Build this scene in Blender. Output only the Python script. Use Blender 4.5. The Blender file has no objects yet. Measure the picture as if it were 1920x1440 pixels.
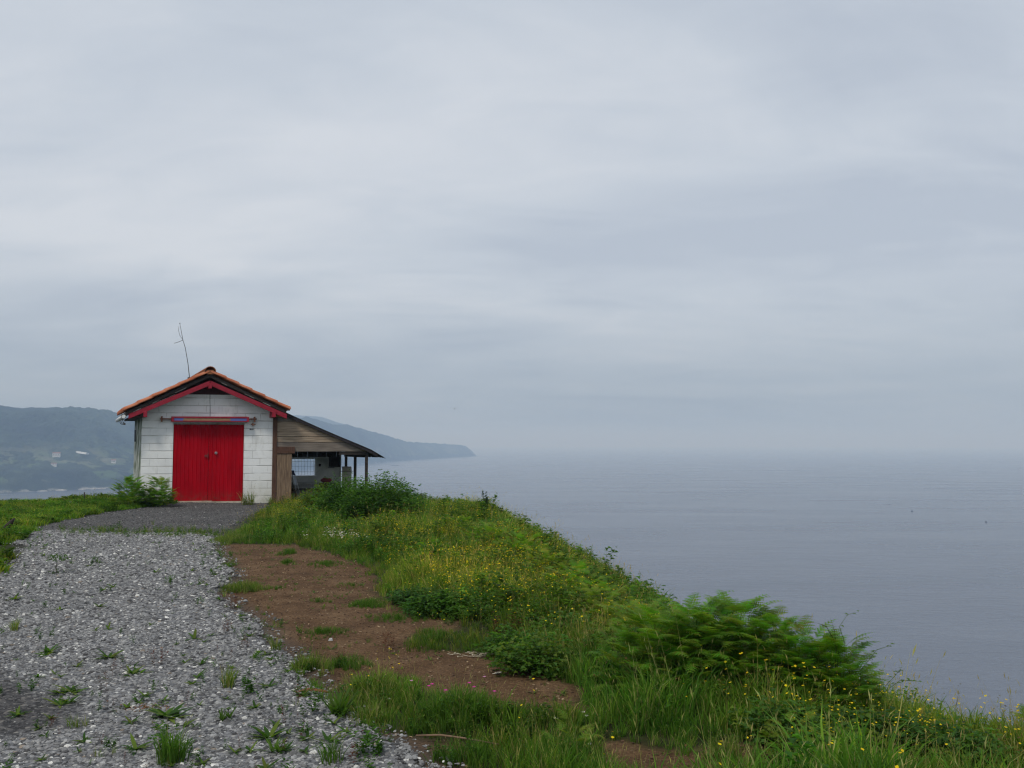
import bpy, math, random
import numpy as np
rnd = random.Random(7); rng = np.random.default_rng(7)
S = bpy.context.scene
# ------------------------------------------------------------------ camera
EYE = 1.65; F0 = 1700.0
PITCH = math.atan(112 / F0)
cam = bpy.data.cameras.new("camera"); cam.sensor_width = 36; cam.lens = F0 / 1920 * 36
cam.clip_start = 0.1; cam.clip_end = 200000
co = bpy.data.objects.new("camera", cam); S.collection.objects.link(co)
co.location = (0, 0, EYE); co.rotation_euler = (math.pi / 2 + PITCH, 0, 0); S.camera = co
# ------------------------------------------------------------------ world (overcast sky over a Nishita base)
SUN_EL = math.radians(56); SUN_AZ = math.radians(206)      # compass style: 0 = +Y, clockwise
W = bpy.data.worlds.new("World"); S.world = W; W.use_nodes = True
nt = W.node_tree; nt.nodes.clear()
def N(t, nt_=None, **k):
    n = (nt_ or nt).nodes.new(t)
    for a, b in k.items(): setattr(n, a, b)
    return n
L = nt.links.new
sky = N("ShaderNodeTexSky", sky_type='NISHITA', sun_disc=False, sun_elevation=SUN_EL, sun_rotation=SUN_AZ)
bg1 = N("ShaderNodeBackground"); bg1.inputs[1].default_value = 0.07; L(sky.outputs[0], bg1.inputs[0])
tc = N("ShaderNodeTexCoord"); sep = N("ShaderNodeSeparateXYZ"); L(tc.outputs['Generated'], sep.inputs[0])
mz = N("ShaderNodeMath", operation='MAXIMUM'); L(sep.outputs[2], mz.inputs[0]); mz.inputs[1].default_value = 0
az_ = N("ShaderNodeMath", operation='ADD'); L(mz.outputs[0], az_.inputs[0]); az_.inputs[1].default_value = 0.16
dx = N("ShaderNodeMath", operation='DIVIDE'); L(sep.outputs[0], dx.inputs[0]); L(az_.outputs[0], dx.inputs[1])
dy = N("ShaderNodeMath", operation='DIVIDE'); L(sep.outputs[1], dy.inputs[0]); L(az_.outputs[0], dy.inputs[1])
cb = N("ShaderNodeCombineXYZ"); L(dx.outputs[0], cb.inputs[0]); L(dy.outputs[0], cb.inputs[1])
n1 = N("ShaderNodeTexNoise"); n1.inputs['Scale'].default_value = 0.75; n1.inputs['Detail'].default_value = 5; n1.inputs['Roughness'].default_value = 0.5; n1.inputs['Distortion'].default_value = 0.6
n2 = N("ShaderNodeTexNoise"); n2.inputs['Scale'].default_value = 2.3; n2.inputs['Detail'].default_value = 6; n2.inputs['Roughness'].default_value = 0.55; n2.inputs['Distortion'].default_value = 1.2
mp = N("ShaderNodeMapping"); mp.inputs['Location'].default_value = (3.3, 1.4, 0); mp.inputs['Scale'].default_value = (0.75, 1.35, 1); mp.inputs['Rotation'].default_value = (0, 0, 0.25)
L(cb.outputs[0], mp.inputs[0]); L(mp.outputs[0], n1.inputs['Vector']); L(mp.outputs[0], n2.inputs['Vector'])
mx = N("ShaderNodeMath", operation='MULTIPLY_ADD'); L(n2.outputs[0], mx.inputs[0]); mx.inputs[1].default_value = 0.26
sc_ = N("ShaderNodeMath", operation='MULTIPLY'); L(n1.outputs[0], sc_.inputs[0]); sc_.inputs[1].default_value = 0.74; L(sc_.outputs[0], mx.inputs[2])
cr = N("ShaderNodeValToRGB"); L(mx.outputs[0], cr.inputs[0])
e = cr.color_ramp.elements
e[0].position = 0.36; e[0].color = (0.425, 0.474, 0.55, 1)
e[1].position = 0.64; e[1].color = (0.595, 0.630, 0.68, 1)
m_ = e.new(0.5); m_.color = (0.505, 0.553, 0.618, 1)
bg2 = N("ShaderNodeBackground"); bg2.inputs[1].default_value = 1.02; eg = N("ShaderNodeMapRange", interpolation_type='SMOOTHSTEP'); L(sep.outputs[2], eg.inputs[0])
for i_, v_ in ((1, 0.0), (2, 0.20), (3, 0.0), (4, 1.0)): eg.inputs[i_].default_value = v_
eg2 = N("ShaderNodeMix", data_type='RGBA', blend_type='MULTIPLY'); eg2.inputs[0].default_value = 1
eg3 = N('ShaderNodeMix', data_type='RGBA'); L(eg.outputs[0], eg3.inputs[0]); eg3.inputs[6].default_value = (.54, .60, .67, 1); eg3.inputs[7].default_value = (1, 1, 1, 1)
L(cr.outputs[0], eg2.inputs[6]); L(eg3.outputs[2], eg2.inputs[7]); L(eg2.outputs[2], bg2.inputs[0])   # thicker, darker cloud low over the sea
mixs = N("ShaderNodeMixShader"); mixs.inputs[0].default_value = 0.88
L(bg1.outputs[0], mixs.inputs[1]); L(bg2.outputs[0], mixs.inputs[2])
wo = N("ShaderNodeOutputWorld"); L(mixs.outputs[0], wo.inputs[0])
# ------------------------------------------------------------------ sun
sl = bpy.data.lights.new("sun", 'SUN'); sl.energy = 1.5; sl.angle = math.radians(10); sl.color = (1, 0.95, 0.87)
so = bpy.data.objects.new("sun", sl); S.collection.objects.link(so)
sd = (math.sin(SUN_AZ) * math.cos(SUN_EL), math.cos(SUN_AZ) * math.cos(SUN_EL), math.sin(SUN_EL))
from mathutils import Vector
so.rotation_euler = Vector(sd).to_track_quat('Z', 'Y').to_euler()
S.view_settings.view_transform = 'Standard'; S.view_settings.look = 'None'
S.view_settings.exposure = 0.27; S.view_settings.gamma = 1.0
S.render.engine = 'CYCLES'
S.cycles.max_bounces = 6; S.cycles.diffuse_bounces = 3; S.cycles.glossy_bounces = 2; S.cycles.transmission_bounces = 3
S.cycles.volume_bounces = 2; S.cycles.use_denoising = True; S.cycles.filter_width = 1.25; S.cycles.denoising_prefilter = 'ACCURATE'; S.cycles.use_adaptive_sampling = False
S.cycles.sample_clamp_indirect = 2; S.cycles.sample_clamp_direct = 6

# ------------------------------------------------------------------ helpers: numbers
cP, sP = math.cos(PITCH), math.sin(PITCH)
def vn(x, y, seed=0):                        # vectorised value noise, 0..1
    x = np.asarray(x, float); y = np.asarray(y, float)
    xi = np.floor(x).astype(np.int64); yi = np.floor(y).astype(np.int64)
    fx = x - xi; fy = y - yi; fx = fx * fx * (3 - 2 * fx); fy = fy * fy * (3 - 2 * fy)
    def h(a, b):
        n = (a * 374761393 + b * 668265263 + seed * 974634777) & 0xffffffff
        n = ((n ^ (n >> 13)) * 1274126177) & 0xffffffff
        return ((n ^ (n >> 16)) & 0xffff) / 65535.0
    return (h(xi, yi) * (1 - fx) + h(xi + 1, yi) * fx) * (1 - fy) + (h(xi, yi + 1) * (1 - fx) + h(xi + 1, yi + 1) * fx) * fy
def fbm(x, y, seed=0, o=4):
    s = 0; a = .5; t = 0
    for i in range(o):
        s = s + a * vn(x, y, seed + i * 17); t += a; a *= .5; x = np.asarray(x) * 2.03 + 5.1; y = np.asarray(y) * 2.03 + 1.7
    return s / t
def smooth(a, b, x):
    t = np.clip((np.asarray(x, float) - a) / (b - a), 0, 1); return t * t * (3 - 2 * t)
EDGE = np.array([(9, -30), (6.5, -6), (4.8, 1.5), (3.0, 4), (2.5, 4.9), (2.1, 5.6), (1.75, 6.2), (1.35, 6.9), (.78, 8.2), (.22, 10.5), (-.02, 14), (-.3, 18),
                 (-.8, 22), (-1.5, 26), (-2.8, 30.5), (-5, 34), (-9, 36.5), (-13, 34), (-14.2, 30.5), (-16, 28.6), (-20, 27.5), (-30, 24), (-60, 8), (-140, -30)], float)
def land_d(x, y):                            # signed distance to the cliff edge, > 0 on the seaward side
    x = np.asarray(x, float); y = np.asarray(y, float)
    best = np.full(x.shape, 1e9); sgn = np.zeros(x.shape)
    for (ax, ay), (bx, by) in zip(EDGE[:-1], EDGE[1:]):
        ex, ey = bx - ax, by - ay
        t = np.clip(((x - ax) * ex + (y - ay) * ey) / (ex * ex + ey * ey), 0, 1)
        px, py = x - ax - t * ex, y - ay - t * ey
        d = np.hypot(px, py); s = np.sign(-(ex * py - ey * px)); s = np.where(s == 0, 1, s)
        m = d < best - 1e-9; best = np.where(m, d, best); sgn = np.where(m, s, sgn)
    return best * sgn
def base_h(x, y):
    t = smooth(14, 27, y)
    return t * (-0.13 - 0.03 * np.clip(np.asarray(x) + 11.4, -3, 8)) + .24 * np.exp(-((np.asarray(x) + 1.2) / 2.6) ** 2 - ((np.asarray(y) - 23) / 4.5) ** 2) - .20 * smooth(20, 27, y) * smooth(-11.6, -13.2, np.asarray(x))
def ground_h(x, y):
    x = np.asarray(x, float); y = np.asarray(y, float)
    d = land_d(x, y)
    bump = (fbm(x * 1.1, y * 1.1, 3) - .5) * .07 + (fbm(x * .35, y * .35, 9) - .5) * .06
    inner = np.clip(-d, 0, 10)
    flat = 1 - .6 * smooth(0, 1, inner - 2)
    z = base_h(x, y) + bump * flat
    dd = np.clip(d, 0, None)
    q = np.minimum(dd, 9)
    drop = .5 * (np.sqrt(q * q + .25) - .5) + .045 * q * q + np.clip(dd - 9, 0, None) * 1.25
    z = z - drop + np.where(d > 0, (fbm(x * .5, y * .5, 21) - .5) * np.clip(dd * .35, 0, 2.5), 0)
    return np.maximum(z, -86)
def ray(px, py):
    a = (px - 960) / F0; b = (720 - py) / F0
    return a, cP - b * sP, sP + b * cP
def G(px, py):                               # the ground point seen at a pixel of the 1920 x 1440 photograph
    z = 0
    for i in range(4):
        d = ray(px, py); t = (z - EYE) / d[2]; x, y = d[0] * t, d[1] * t; z = float(base_h(x, y))
    return x, y
def proj(x, y, z):
    x = np.asarray(x, float); yy = np.asarray(y) * cP + (np.asarray(z) - EYE) * sP; zz = -np.asarray(y) * sP + (np.asarray(z) - EYE) * cP
    yy = np.where(yy < .3, .3, yy)
    return 960 + F0 * x / yy, 720 - F0 * zz / yy
def inpoly(P, x, y):
    P = np.asarray(P, float); x = np.asarray(x, float); y = np.asarray(y, float); c = np.zeros(x.shape, bool)
    for i in range(len(P)):
        x1, y1 = P[i - 1]; x2, y2 = P[i]
        if y1 == y2: continue
        c ^= ((y1 > y) != (y2 > y)) & (x < (x2 - x1) * (y - y1) / (y2 - y1) + x1)
    return c
def pdist(P, x, y):
    P = np.asarray(P, float); b = np.full(np.shape(x), 1e9)
    for i in range(len(P)):
        (ax, ay), (bx, by) = P[i - 1], P[i]; ex, ey = bx - ax, by - ay
        t = np.clip(((x - ax) * ex + (y - ay) * ey) / (ex * ex + ey * ey + 1e-12), 0, 1)
        b = np.minimum(b, np.hypot(x - ax - t * ex, y - ay - t * ey))
    return np.where(inpoly(P, x, y), -b, b)
gr_edge = [(405, 1008), (402, 1022), (430, 1070), (430, 1095), (405, 1115), (450, 1147), (480, 1167), (500, 1193), (547, 1240), (583, 1293), (617, 1320), (677, 1353), (750, 1403), (800, 1440)]
GRAVEL = [G(*p) for p in [(60, 998), (130, 996), (250, 1000), (330, 1003)] + gr_edge] + [(0.3, 3.2), (1.2, .5), (2, -8), (-6, -8), (-7, 4)] + [G(*p) for p in [(-60, 1100), (0, 1070), (33, 1040)]]
TARMAC = [G(*p) for p in [(66, 999), (60, 990), (120, 975), (200, 962), (265, 953), (320, 946), (345, 941)]] + [(-10.2, 28.6), (-7.7, 29.0), (-7.3, 27.4)] + [G(*p) for p in [(505, 958), (470, 966), (440, 985), (415, 1010), (250, 1003), (130, 999)]]
SOIL1 = [G(*p) for p in [(405, 1024), (450, 1020), (550, 1022), (617, 1037), (683, 1060), (707, 1093), (690, 1112), (760, 1150), (850, 1167), (842, 1185), (773, 1193), (765, 1221), (835, 1221), (900, 1223), (1000, 1267), (1083, 1300), (1093, 1337), (1000, 1332), (933, 1327), (833, 1293), (717, 1262), (690, 1275), (650, 1300), (640, 1330)] + gr_edge[::-1][3:13]]
SOIL2 = [G(*p) for p in [(735, 1380), (800, 1392), (850, 1400), (872, 1440), (885, 1480), (830, 1490), (780, 1420)]]
SOIL3 = [G(*p) for p in [(1125, 1398), (1160, 1390), (1300, 1415), (1400, 1395), (1440, 1408), (1430, 1450), (1220, 1475), (1120, 1430)]]
DARKG = [G(*p) for p in [(-90, 1265), (0, 1272), (60, 1300), (130, 1335), (150, 1362), (80, 1388), (0, 1390), (-150, 1380)]]

# ------------------------------------------------------------------ helpers: objects
def link(o): S.collection.objects.link(o); return o
def props(o, label=None, cat=None, group=None, kind=None):
    if label: o["label"] = label
    if cat: o["category"] = cat
    if group: o["group"] = group
    if kind: o["kind"] = kind
    return o
def empty(name, loc=(0, 0, 0)):
    o = link(bpy.data.objects.new(name, None)); o.location = loc; o.empty_display_size = .1; return o
def np_mesh(name, V, T, mat, col=None, parent=None, smooth_=False, origin=None):
    V = np.asarray(V, np.float32).reshape(-1, 3); T = np.asarray(T, np.int32).reshape(-1, 3)
    me = bpy.data.meshes.new(name)
    me.vertices.add(len(V)); me.loops.add(T.size); me.polygons.add(len(T))
    off = np.array(origin if origin is not None else (0, 0, 0), np.float32)
    me.vertices.foreach_set("co", (V - off).ravel())
    me.loops.foreach_set("vertex_index", T.ravel())
    me.polygons.foreach_set("loop_start", np.arange(0, T.size, 3, dtype=np.int32))
    me.update(calc_edges=True)
    if col is not None:
        a = me.color_attributes.new("Col", 'FLOAT_COLOR', 'POINT')
        c = np.ones((len(V), 4), np.float32); c[:, :3] = col; a.data.foreach_set("color", c.ravel())
    me.materials.append(mat)
    (me.shade_smooth if smooth_ else me.shade_flat)()
    o = link(bpy.data.objects.new(name, me))
    if origin is not None: o.location = origin
    if parent: o.parent = parent
    return o
class MB:
    """collects polygons in (u, v, z), UVs by box projection; build() maps them to the world as ONE mesh"""
    def __init__(s, P=lambda p: p): s.v = []; s.f = []; s.P = P; s.sm = []
    def poly(s, pts, sm=False):
        i = len(s.v); s.v += [tuple(p) for p in pts]; s.f.append(list(range(i, i + len(pts)))); s.sm.append(sm)
    def hull8(s, p):                          # p: 4 bottom + 4 top points, ordered around
        i = len(s.v); s.v += [tuple(q) for q in p]
        for f in ((3, 2, 1, 0), (4, 5, 6, 7), (0, 1, 5, 4), (1, 2, 6, 5), (2, 3, 7, 6), (3, 0, 4, 7)): s.f.append([i + k for k in f]); s.sm.append(False)
    def box(s, a, b, j=0):
        (x0, y0, z0), (x1, y1, z1) = a, b
        p = [(x0, y0, z0), (x1, y0, z0), (x1, y1, z0), (x0, y1, z0), (x0, y0, z1), (x1, y0, z1), (x1, y1, z1), (x0, y1, z1)]
        if j: p = [tuple(c + rnd.uniform(-j, j) for c in q) for q in p]
        s.hull8(p)
    def beam(s, a, b, w, h, up=(0, 0, 1)):
        a = Vector(a); b = Vector(b); d = (b - a).normalized(); up = Vector(up)
        r = d.cross(up)
        if r.length < 1e-4: r = d.cross(Vector((1, 0, 0)))
        r.normalize(); u = r.cross(d); r *= w / 2; u *= h / 2
        s.hull8([a - r - u, a + r - u, b + r - u, b - r - u, a - r + u, a + r + u, b + r + u, b - r + u])
    def tube(s, pts, rad, n=6, caps=True):
        pts = [Vector(p) for p in pts]; rings = []
        if not hasattr(rad, '__len__'): rad = [rad] * len(pts)
        for k, p in enumerate(pts):
            d = (pts[min(k + 1, len(pts) - 1)] - pts[max(k - 1, 0)]).normalized()
            x = d.cross(Vector((0, 0, 1)));
            if x.length < .1: x = d.cross(Vector((1, 0, 0)))
            x.normalize(); y = d.cross(x); i = len(s.v)
            for q in range(n):
                a = 2 * math.pi * q / n; s.v.append(tuple(p + (x * math.cos(a) + y * math.sin(a)) * rad[k]))
            rings.append(i)
        for a, b in zip(rings[:-1], rings[1:]):
            for q in range(n): s.f.append([a + q, a + (q + 1) % n, b + (q + 1) % n, b + q]); s.sm.append(True)
        if caps:
            s.f.append([rings[0] + q for q in range(n)][::-1]); s.f.append([rings[-1] + q for q in range(n)]); s.sm += [False, False]
    def build(s, name, mat, parent=None, bevel=0, origin=None):
        me = bpy.data.meshes.new(name); V = [Vector(s.P(p)) for p in s.v]
        o0 = Vector(origin) if origin is not None else Vector((0, 0, 0)); q_ = parent
        while q_ is not None: o0 += q_.location; q_ = q_.parent
        me.from_pydata([v - o0 for v in V], [], s.f); uv = me.uv_layers.new(name="UVMap")
        L3 = [Vector(p) for p in s.v]; k = 0
        for f, pl in zip(s.f, me.polygons):
            nrm = Vector((0, 0, 0))
            for i in range(len(f)): nrm += L3[f[i - 1]].cross(L3[f[i]])
            ax = max(range(3), key=lambda q: abs(nrm[q])); pl.use_smooth = s.sm[pl.index]
            for i in f:
                p = L3[i]; uv.data[k].uv = (p[1], p[2]) if ax == 0 else ((p[0], p[2]) if ax == 1 else (p[0], p[1])); k += 1
        me.materials.append(mat); me.validate()
        o = link(bpy.data.objects.new(name, me))
        if origin is not None: o.location = origin
        if parent: o.parent = parent
        if bevel:
            b = o.modifiers.new("bevel", 'BEVEL'); b.width = bevel; b.segments = 1; b.limit_method = 'ANGLE'
        return o

# ------------------------------------------------------------------ helpers: materials
def mat(name, col=(.5, .5, .5), rough=.8, metal=0., spec=.3):
    m = bpy.data.materials.new(name); m.use_nodes = True; b = m.node_tree.nodes["Principled BSDF"]
    b.inputs["Base Color"].default_value = (*col, 1); b.inputs["Roughness"].default_value = rough
    b.inputs["Metallic"].default_value = metal; b.inputs["Specular IOR Level"].default_value = spec
    return m, m.node_tree, b
def noise(t, scale, detail=4, rough=.55, vec=None, mapping=None, dist=0):
    n = N("ShaderNodeTexNoise", t); n.inputs['Scale'].default_value = scale; n.inputs['Detail'].default_value = detail
    n.inputs['Roughness'].default_value = rough; n.inputs['Distortion'].default_value = dist
    if vec is not None:
        if mapping:
            m = N("ShaderNodeMapping", t); m.inputs['Scale'].default_value = mapping; t.links.new(vec, m.inputs[0]); vec = m.outputs[0]
        t.links.new(vec, n.inputs['Vector'])
    return n.outputs[0]
def ramp(t, fac, stops):
    r = N("ShaderNodeValToRGB", t); e = r.color_ramp.elements
    while len(e) < len(stops): e.new(.5)
    for q, (p, c) in zip(e, stops): q.position = p; q.color = (*c, 1) if hasattr(c, '__len__') else (c, c, c, 1)
    t.links.new(fac, r.inputs[0]); return r.outputs[0]
def mixc(t, fac, a, b, mode='MIX'):
    m = N("ShaderNodeMix", t, data_type='RGBA', blend_type=mode)
    for i, x in ((0, fac), (6, a), (7, b)):
        if isinstance(x, (int, float)): m.inputs[i].default_value = x
        elif isinstance(x, tuple): m.inputs[i].default_value = (*x, 1)
        else: t.links.new(x, m.inputs[i])
    return m.outputs[2]
def bump(t, b, h, strength=.5, dist=.02, prev=None):
    n = N("ShaderNodeBump", t); n.inputs['Strength'].default_value = strength; n.inputs['Distance'].default_value = dist
    t.links.new(h, n.inputs['Height'])
    if prev: t.links.new(prev, n.inputs['Normal'])
    t.links.new(n.outputs[0], b.inputs['Normal']); return n.outputs[0]
def pos(t): return N("ShaderNodeNewGeometry", t).outputs['Position']
def uvv(t): return N("ShaderNodeTexCoord", t).outputs['UV']
def plain(name, c1, c2=None, scale=6, rough=.8, metal=0, spec=.3, bmp=0, mapping=None, useuv=False, stops=(.35, .65)):
    m, t, b = mat(name, c1, rough, metal, spec)
    if c2 is not None:
        n = noise(t, scale, 6, .6, uvv(t) if useuv else pos(t), mapping)
        t.links.new(ramp(t, n, [(stops[0], c1), (stops[1], c2)]), b.inputs['Base Color'])
        if bmp: bump(t, b, n, .6, bmp)
    return m
def leafmat(name, tr=.35, rough=.55):
    m, t, b = mat(name, rough=rough, spec=.12)
    a = N("ShaderNodeVertexColor", t, layer_name="Col")
    t.links.new(a.outputs[0], b.inputs['Base Color'])
    tl = N("ShaderNodeBsdfTranslucent", t); t.links.new(mixc(t, 1.0, a.outputs[0], (1.15, 1.3, .5), 'MULTIPLY'), tl.inputs[0])
    mx = N("ShaderNodeMixShader", t); mx.inputs[0].default_value = tr
    t.links.new(b.outputs[0], mx.inputs[1]); t.links.new(tl.outputs[0], mx.inputs[2])
    t.links.new(mx.outputs[0], t.nodes["Material Output"].inputs[0]); return m
LEAF = leafmat("leaf", .52); PETAL = leafmat("petal", .25, .7)
m_stone, t_, b_ = mat("gravel_stone", rough=.85, spec=.25)
a_ = N("ShaderNodeVertexColor", t_, layer_name="Col"); t_.links.new(mixc(t_, 1.0, a_.outputs[0], ramp(t_, noise(t_, 90, 3, .6, pos(t_)), [(.3, .75), (.7, 1.2)]), 'MULTIPLY'), b_.inputs['Base Color'])

# ================================================================== GROUND
def axis(parts):
    out = [parts[0][0]]
    for (a, b, n) in parts: out += list(np.linspace(a, b, n + 1)[1:])
    return np.array(out)
gx = axis([(-400, -60, 20), (-60, -20, 30), (-20, -9, 70), (-9, 5, 230), (5, 16, 60), (16, 60, 30), (60, 200, 14)])
gy = axis([(-260, -40, 18), (-40, 0, 34), (0, 3.5, 24), (3.5, 12, 150), (12, 34, 170), (34, 60, 50), (60, 160, 25), (160, 400, 12)])
X, Y = np.meshgrid(gx, gy); Z = ground_h(X, Y)
nx, ny = len(gx), len(gy)
idx = np.arange(nx * ny).reshape(ny, nx)
q = np.stack([idx[:-1, :-1], idx[:-1, 1:], idx[1:, 1:], idx[1:, :-1]], -1).reshape(-1, 4)
T = np.concatenate([q[:, [0, 1, 2]], q[:, [0, 2, 3]]])
xs, ys = X.ravel(), Y.ravel()
soil = np.minimum(np.minimum(pdist(SOIL1, xs, ys), pdist(SOIL2, xs, ys)), pdist(SOIL3, xs, ys))
mask = smooth(.12, -.05, soil + (fbm(xs * 4, ys * 4, 5) - .5) * .25)
path_m = smooth(.3, -.2, np.minimum(pdist(GRAVEL, xs, ys), pdist(TARMAC, xs, ys)))
col = np.stack([mask, path_m, 0 * mask], -1)
m, t, b = mat("ground_soil", rough=.95, spec=.1)
a_ = N("ShaderNodeVertexColor", t, layer_name="Col"); sp = N("ShaderNodeSeparateColor", t); t.links.new(a_.outputs[0], sp.inputs[0])
p = pos(t); nb = noise(t, 2.2, 6, .6, p); nf = noise(t, 45, 5, .75, p); vo = N("ShaderNodeTexVoronoi", t); vo.inputs['Scale'].default_value = 38; t.links.new(p, vo.inputs['Vector'])
brown = ramp(t, nb, [(.3, (.070, .040, .021)), (.5, (.118, .068, .035)), (.72, (.168, .105, .058))])
brown = mixc(t, 1.0, brown, ramp(t, nf, [(.3, .45), (.5, .95), (.72, 1.7)]), 'MULTIPLY')
spk = ramp(t, noise(t, 60, 2, .5, p, (1, 1, 1)), [(.66, 0.0), (.72, 1.0)])
brown = mixc(t, spk, brown, (.26, .18, .10))
humus = ramp(t, noise(t, 5, 6, .65, p), [(.3, (.018, .022, .008)), (.55, (.035, .042, .014)), (.75, (.06, .05, .022))])
c = mixc(t, sp.outputs[0], humus, brown); c = mixc(t, sp.outputs[1], c, (.085, .083, .08))
t.links.new(c, b.inputs['Base Color'])
bn = bump(t, b, nf, .9, .02); bump(t, b, nb, .5, .06, bn)
ground = np_mesh("ground", np.stack([X, Y, Z], -1), T, m, col, smooth_=True); props(ground, kind="structure")

def sheet(name, poly, dz, step, m_, wob=.1, seed=1, fade=None):
    P = np.array(poly); x0, y0 = P.min(0) - .3; x1, y1 = P.max(0) + .3
    ax = np.arange(x0, x1, step); ay = np.arange(y0, y1, step); X, Y = np.meshgrid(ax, ay)
    d = pdist(poly, X, Y) + (fbm(X * 3, Y * 3, seed) - .5) * wob * 2
    Z = ground_h(X, Y) + dz - smooth(-.12, .05, d) * (dz + .03)
    ok = d < .04; i = np.arange(X.size).reshape(X.shape)
    q = np.stack([i[:-1, :-1], i[:-1, 1:], i[1:, 1:], i[1:, :-1]], -1).reshape(-1, 4)
    q = q[ok.ravel()[q].all(1)]; used, inv = np.unique(q, return_inverse=True); q = inv.reshape(-1, 4)
    V = np.stack([X, Y, Z], -1).reshape(-1, 3)[used]
    dk = smooth(.15, -.15, pdist(DARKG, V[:, 0], V[:, 1]) + (fbm(V[:, 0] * 3, V[:, 1] * 3, 44) - .5) * .5)
    return np_mesh(name, V, np.concatenate([q[:, [0, 1, 2]], q[:, [0, 2, 3]]]), m_, np.stack([dk, dk * 0, dk * 0], -1), smooth_=True)
def gravelmat(name, stops, scale):
    m, t, b = mat(name, rough=.9, spec=.2); p = pos(t)
    a_ = N("ShaderNodeVertexColor", t, layer_name="Col"); sp = N("ShaderNodeSeparateColor", t); t.links.new(a_.outputs[0], sp.inputs[0])
    v = N("ShaderNodeTexVoronoi", t); v.inputs['Scale'].default_value = scale; t.links.new(p, v.inputs['Vector'])
    hs = N("ShaderNodeSeparateColor", t); t.links.new(v.outputs['Color'], hs.inputs[0])
    c = ramp(t, hs.outputs[0], stops)
    c = mixc(t, 1.0, c, ramp(t, v.outputs[0], [(.0, 1.0), (.55, .9), (.9, .35)]), 'MULTIPLY')
    c = mixc(t, 1.0, c, ramp(t, noise(t, .8, 5, .6, p), [(.3, .72), (.7, 1.2)]), 'MULTIPLY')
    c = mixc(t, sp.outputs[0], c, mixc(t, 1.0, c, (.42, .40, .39), 'MULTIPLY'))
    t.links.new(c, b.inputs['Base Color']); bump(t, b, v.outputs[0], -.8, .02); return m
m_grav = gravelmat("gravel_bed", [(0, (.065, .067, .071)), (.45, (.15, .153, .16)), (.85, (.24, .24, .245)), (.97, (.42, .41, .38))], 42)
m_tar = gravelmat("fine_dark_gravel", [(0, (.05, .049, .049)), (.5, (.095, .092, .09)), (.93, (.135, .13, .125)), (1, (.28, .27, .26))], 60)
props(sheet("gravel_path", GRAVEL, .03, .07, m_grav, .12, 31), kind="structure")
props(sheet("forecourt", TARMAC, .015, .09, m_tar, .12, 37), kind="structure")

# ------------------------------------------------------------------ real stones on the path
def ico():
    f = (1 + 5 ** .5) / 2
    V = np.array([(-1, f, 0), (1, f, 0), (-1, -f, 0), (1, -f, 0), (0, -1, f), (0, 1, f), (0, -1, -f), (0, 1, -f), (f, 0, -1), (f, 0, 1), (-f, 0, -1), (-f, 0, 1)], float) / 1.9
    T = [(0, 11, 5), (0, 5, 1), (0, 1, 7), (0, 7, 10), (0, 10, 11), (1, 5, 9), (5, 11, 4), (11, 10, 2), (10, 7, 6), (7, 1, 8), (3, 9, 4), (3, 4, 2), (3, 2, 6), (3, 6, 8), (3, 8, 9), (4, 9, 5), (2, 4, 11), (6, 2, 10), (8, 6, 7), (9, 8, 1)]
    return V, np.array(T)
def rotmats(n, tilt=math.pi):
    a = rng.uniform(0, 2 * math.pi, n); t = rng.uniform(-tilt, tilt, n); b = rng.uniform(0, 2 * math.pi, n)
    def rz(a): z = np.zeros_like(a); o = z + 1; c, s = np.cos(a), np.sin(a); return np.stack([np.stack([c, -s, z], -1), np.stack([s, c, z], -1), np.stack([z, z, o], -1)], -2)
    def rx(a): z = np.zeros_like(a); o = z + 1; c, s = np.cos(a), np.sin(a); return np.stack([np.stack([o, z, z], -1), np.stack([z, c, -s], -1), np.stack([z, s, c], -1)], -2)
    return rz(a) @ rx(t) @ rz(b)
def scatter_arrays(tpls, which, R, S_, Pn, tint):
    Vs, Ts, Cs = [], [], []; off = 0
    for k, (V, T_, C) in enumerate(tpls):
        m_ = np.nonzero(which == k)[0]
        if len(m_) == 0: continue
        v = np.einsum('nij,vj->nvi', R[m_], V) * S_[m_][:, None, :] + Pn[m_][:, None, :]
        n, nv = len(m_), len(V)
        Vs.append(v.reshape(-1, 3)); Ts.append((T_[None] + (off + np.arange(n) * nv)[:, None, None]).reshape(-1, 3)); off += n * nv
        Cs.append((C[None] * tint[m_][:, None, :]).reshape(-1, 3))
    return np.concatenate(Vs), np.concatenate(Ts), np.concatenate(Cs)
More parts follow.
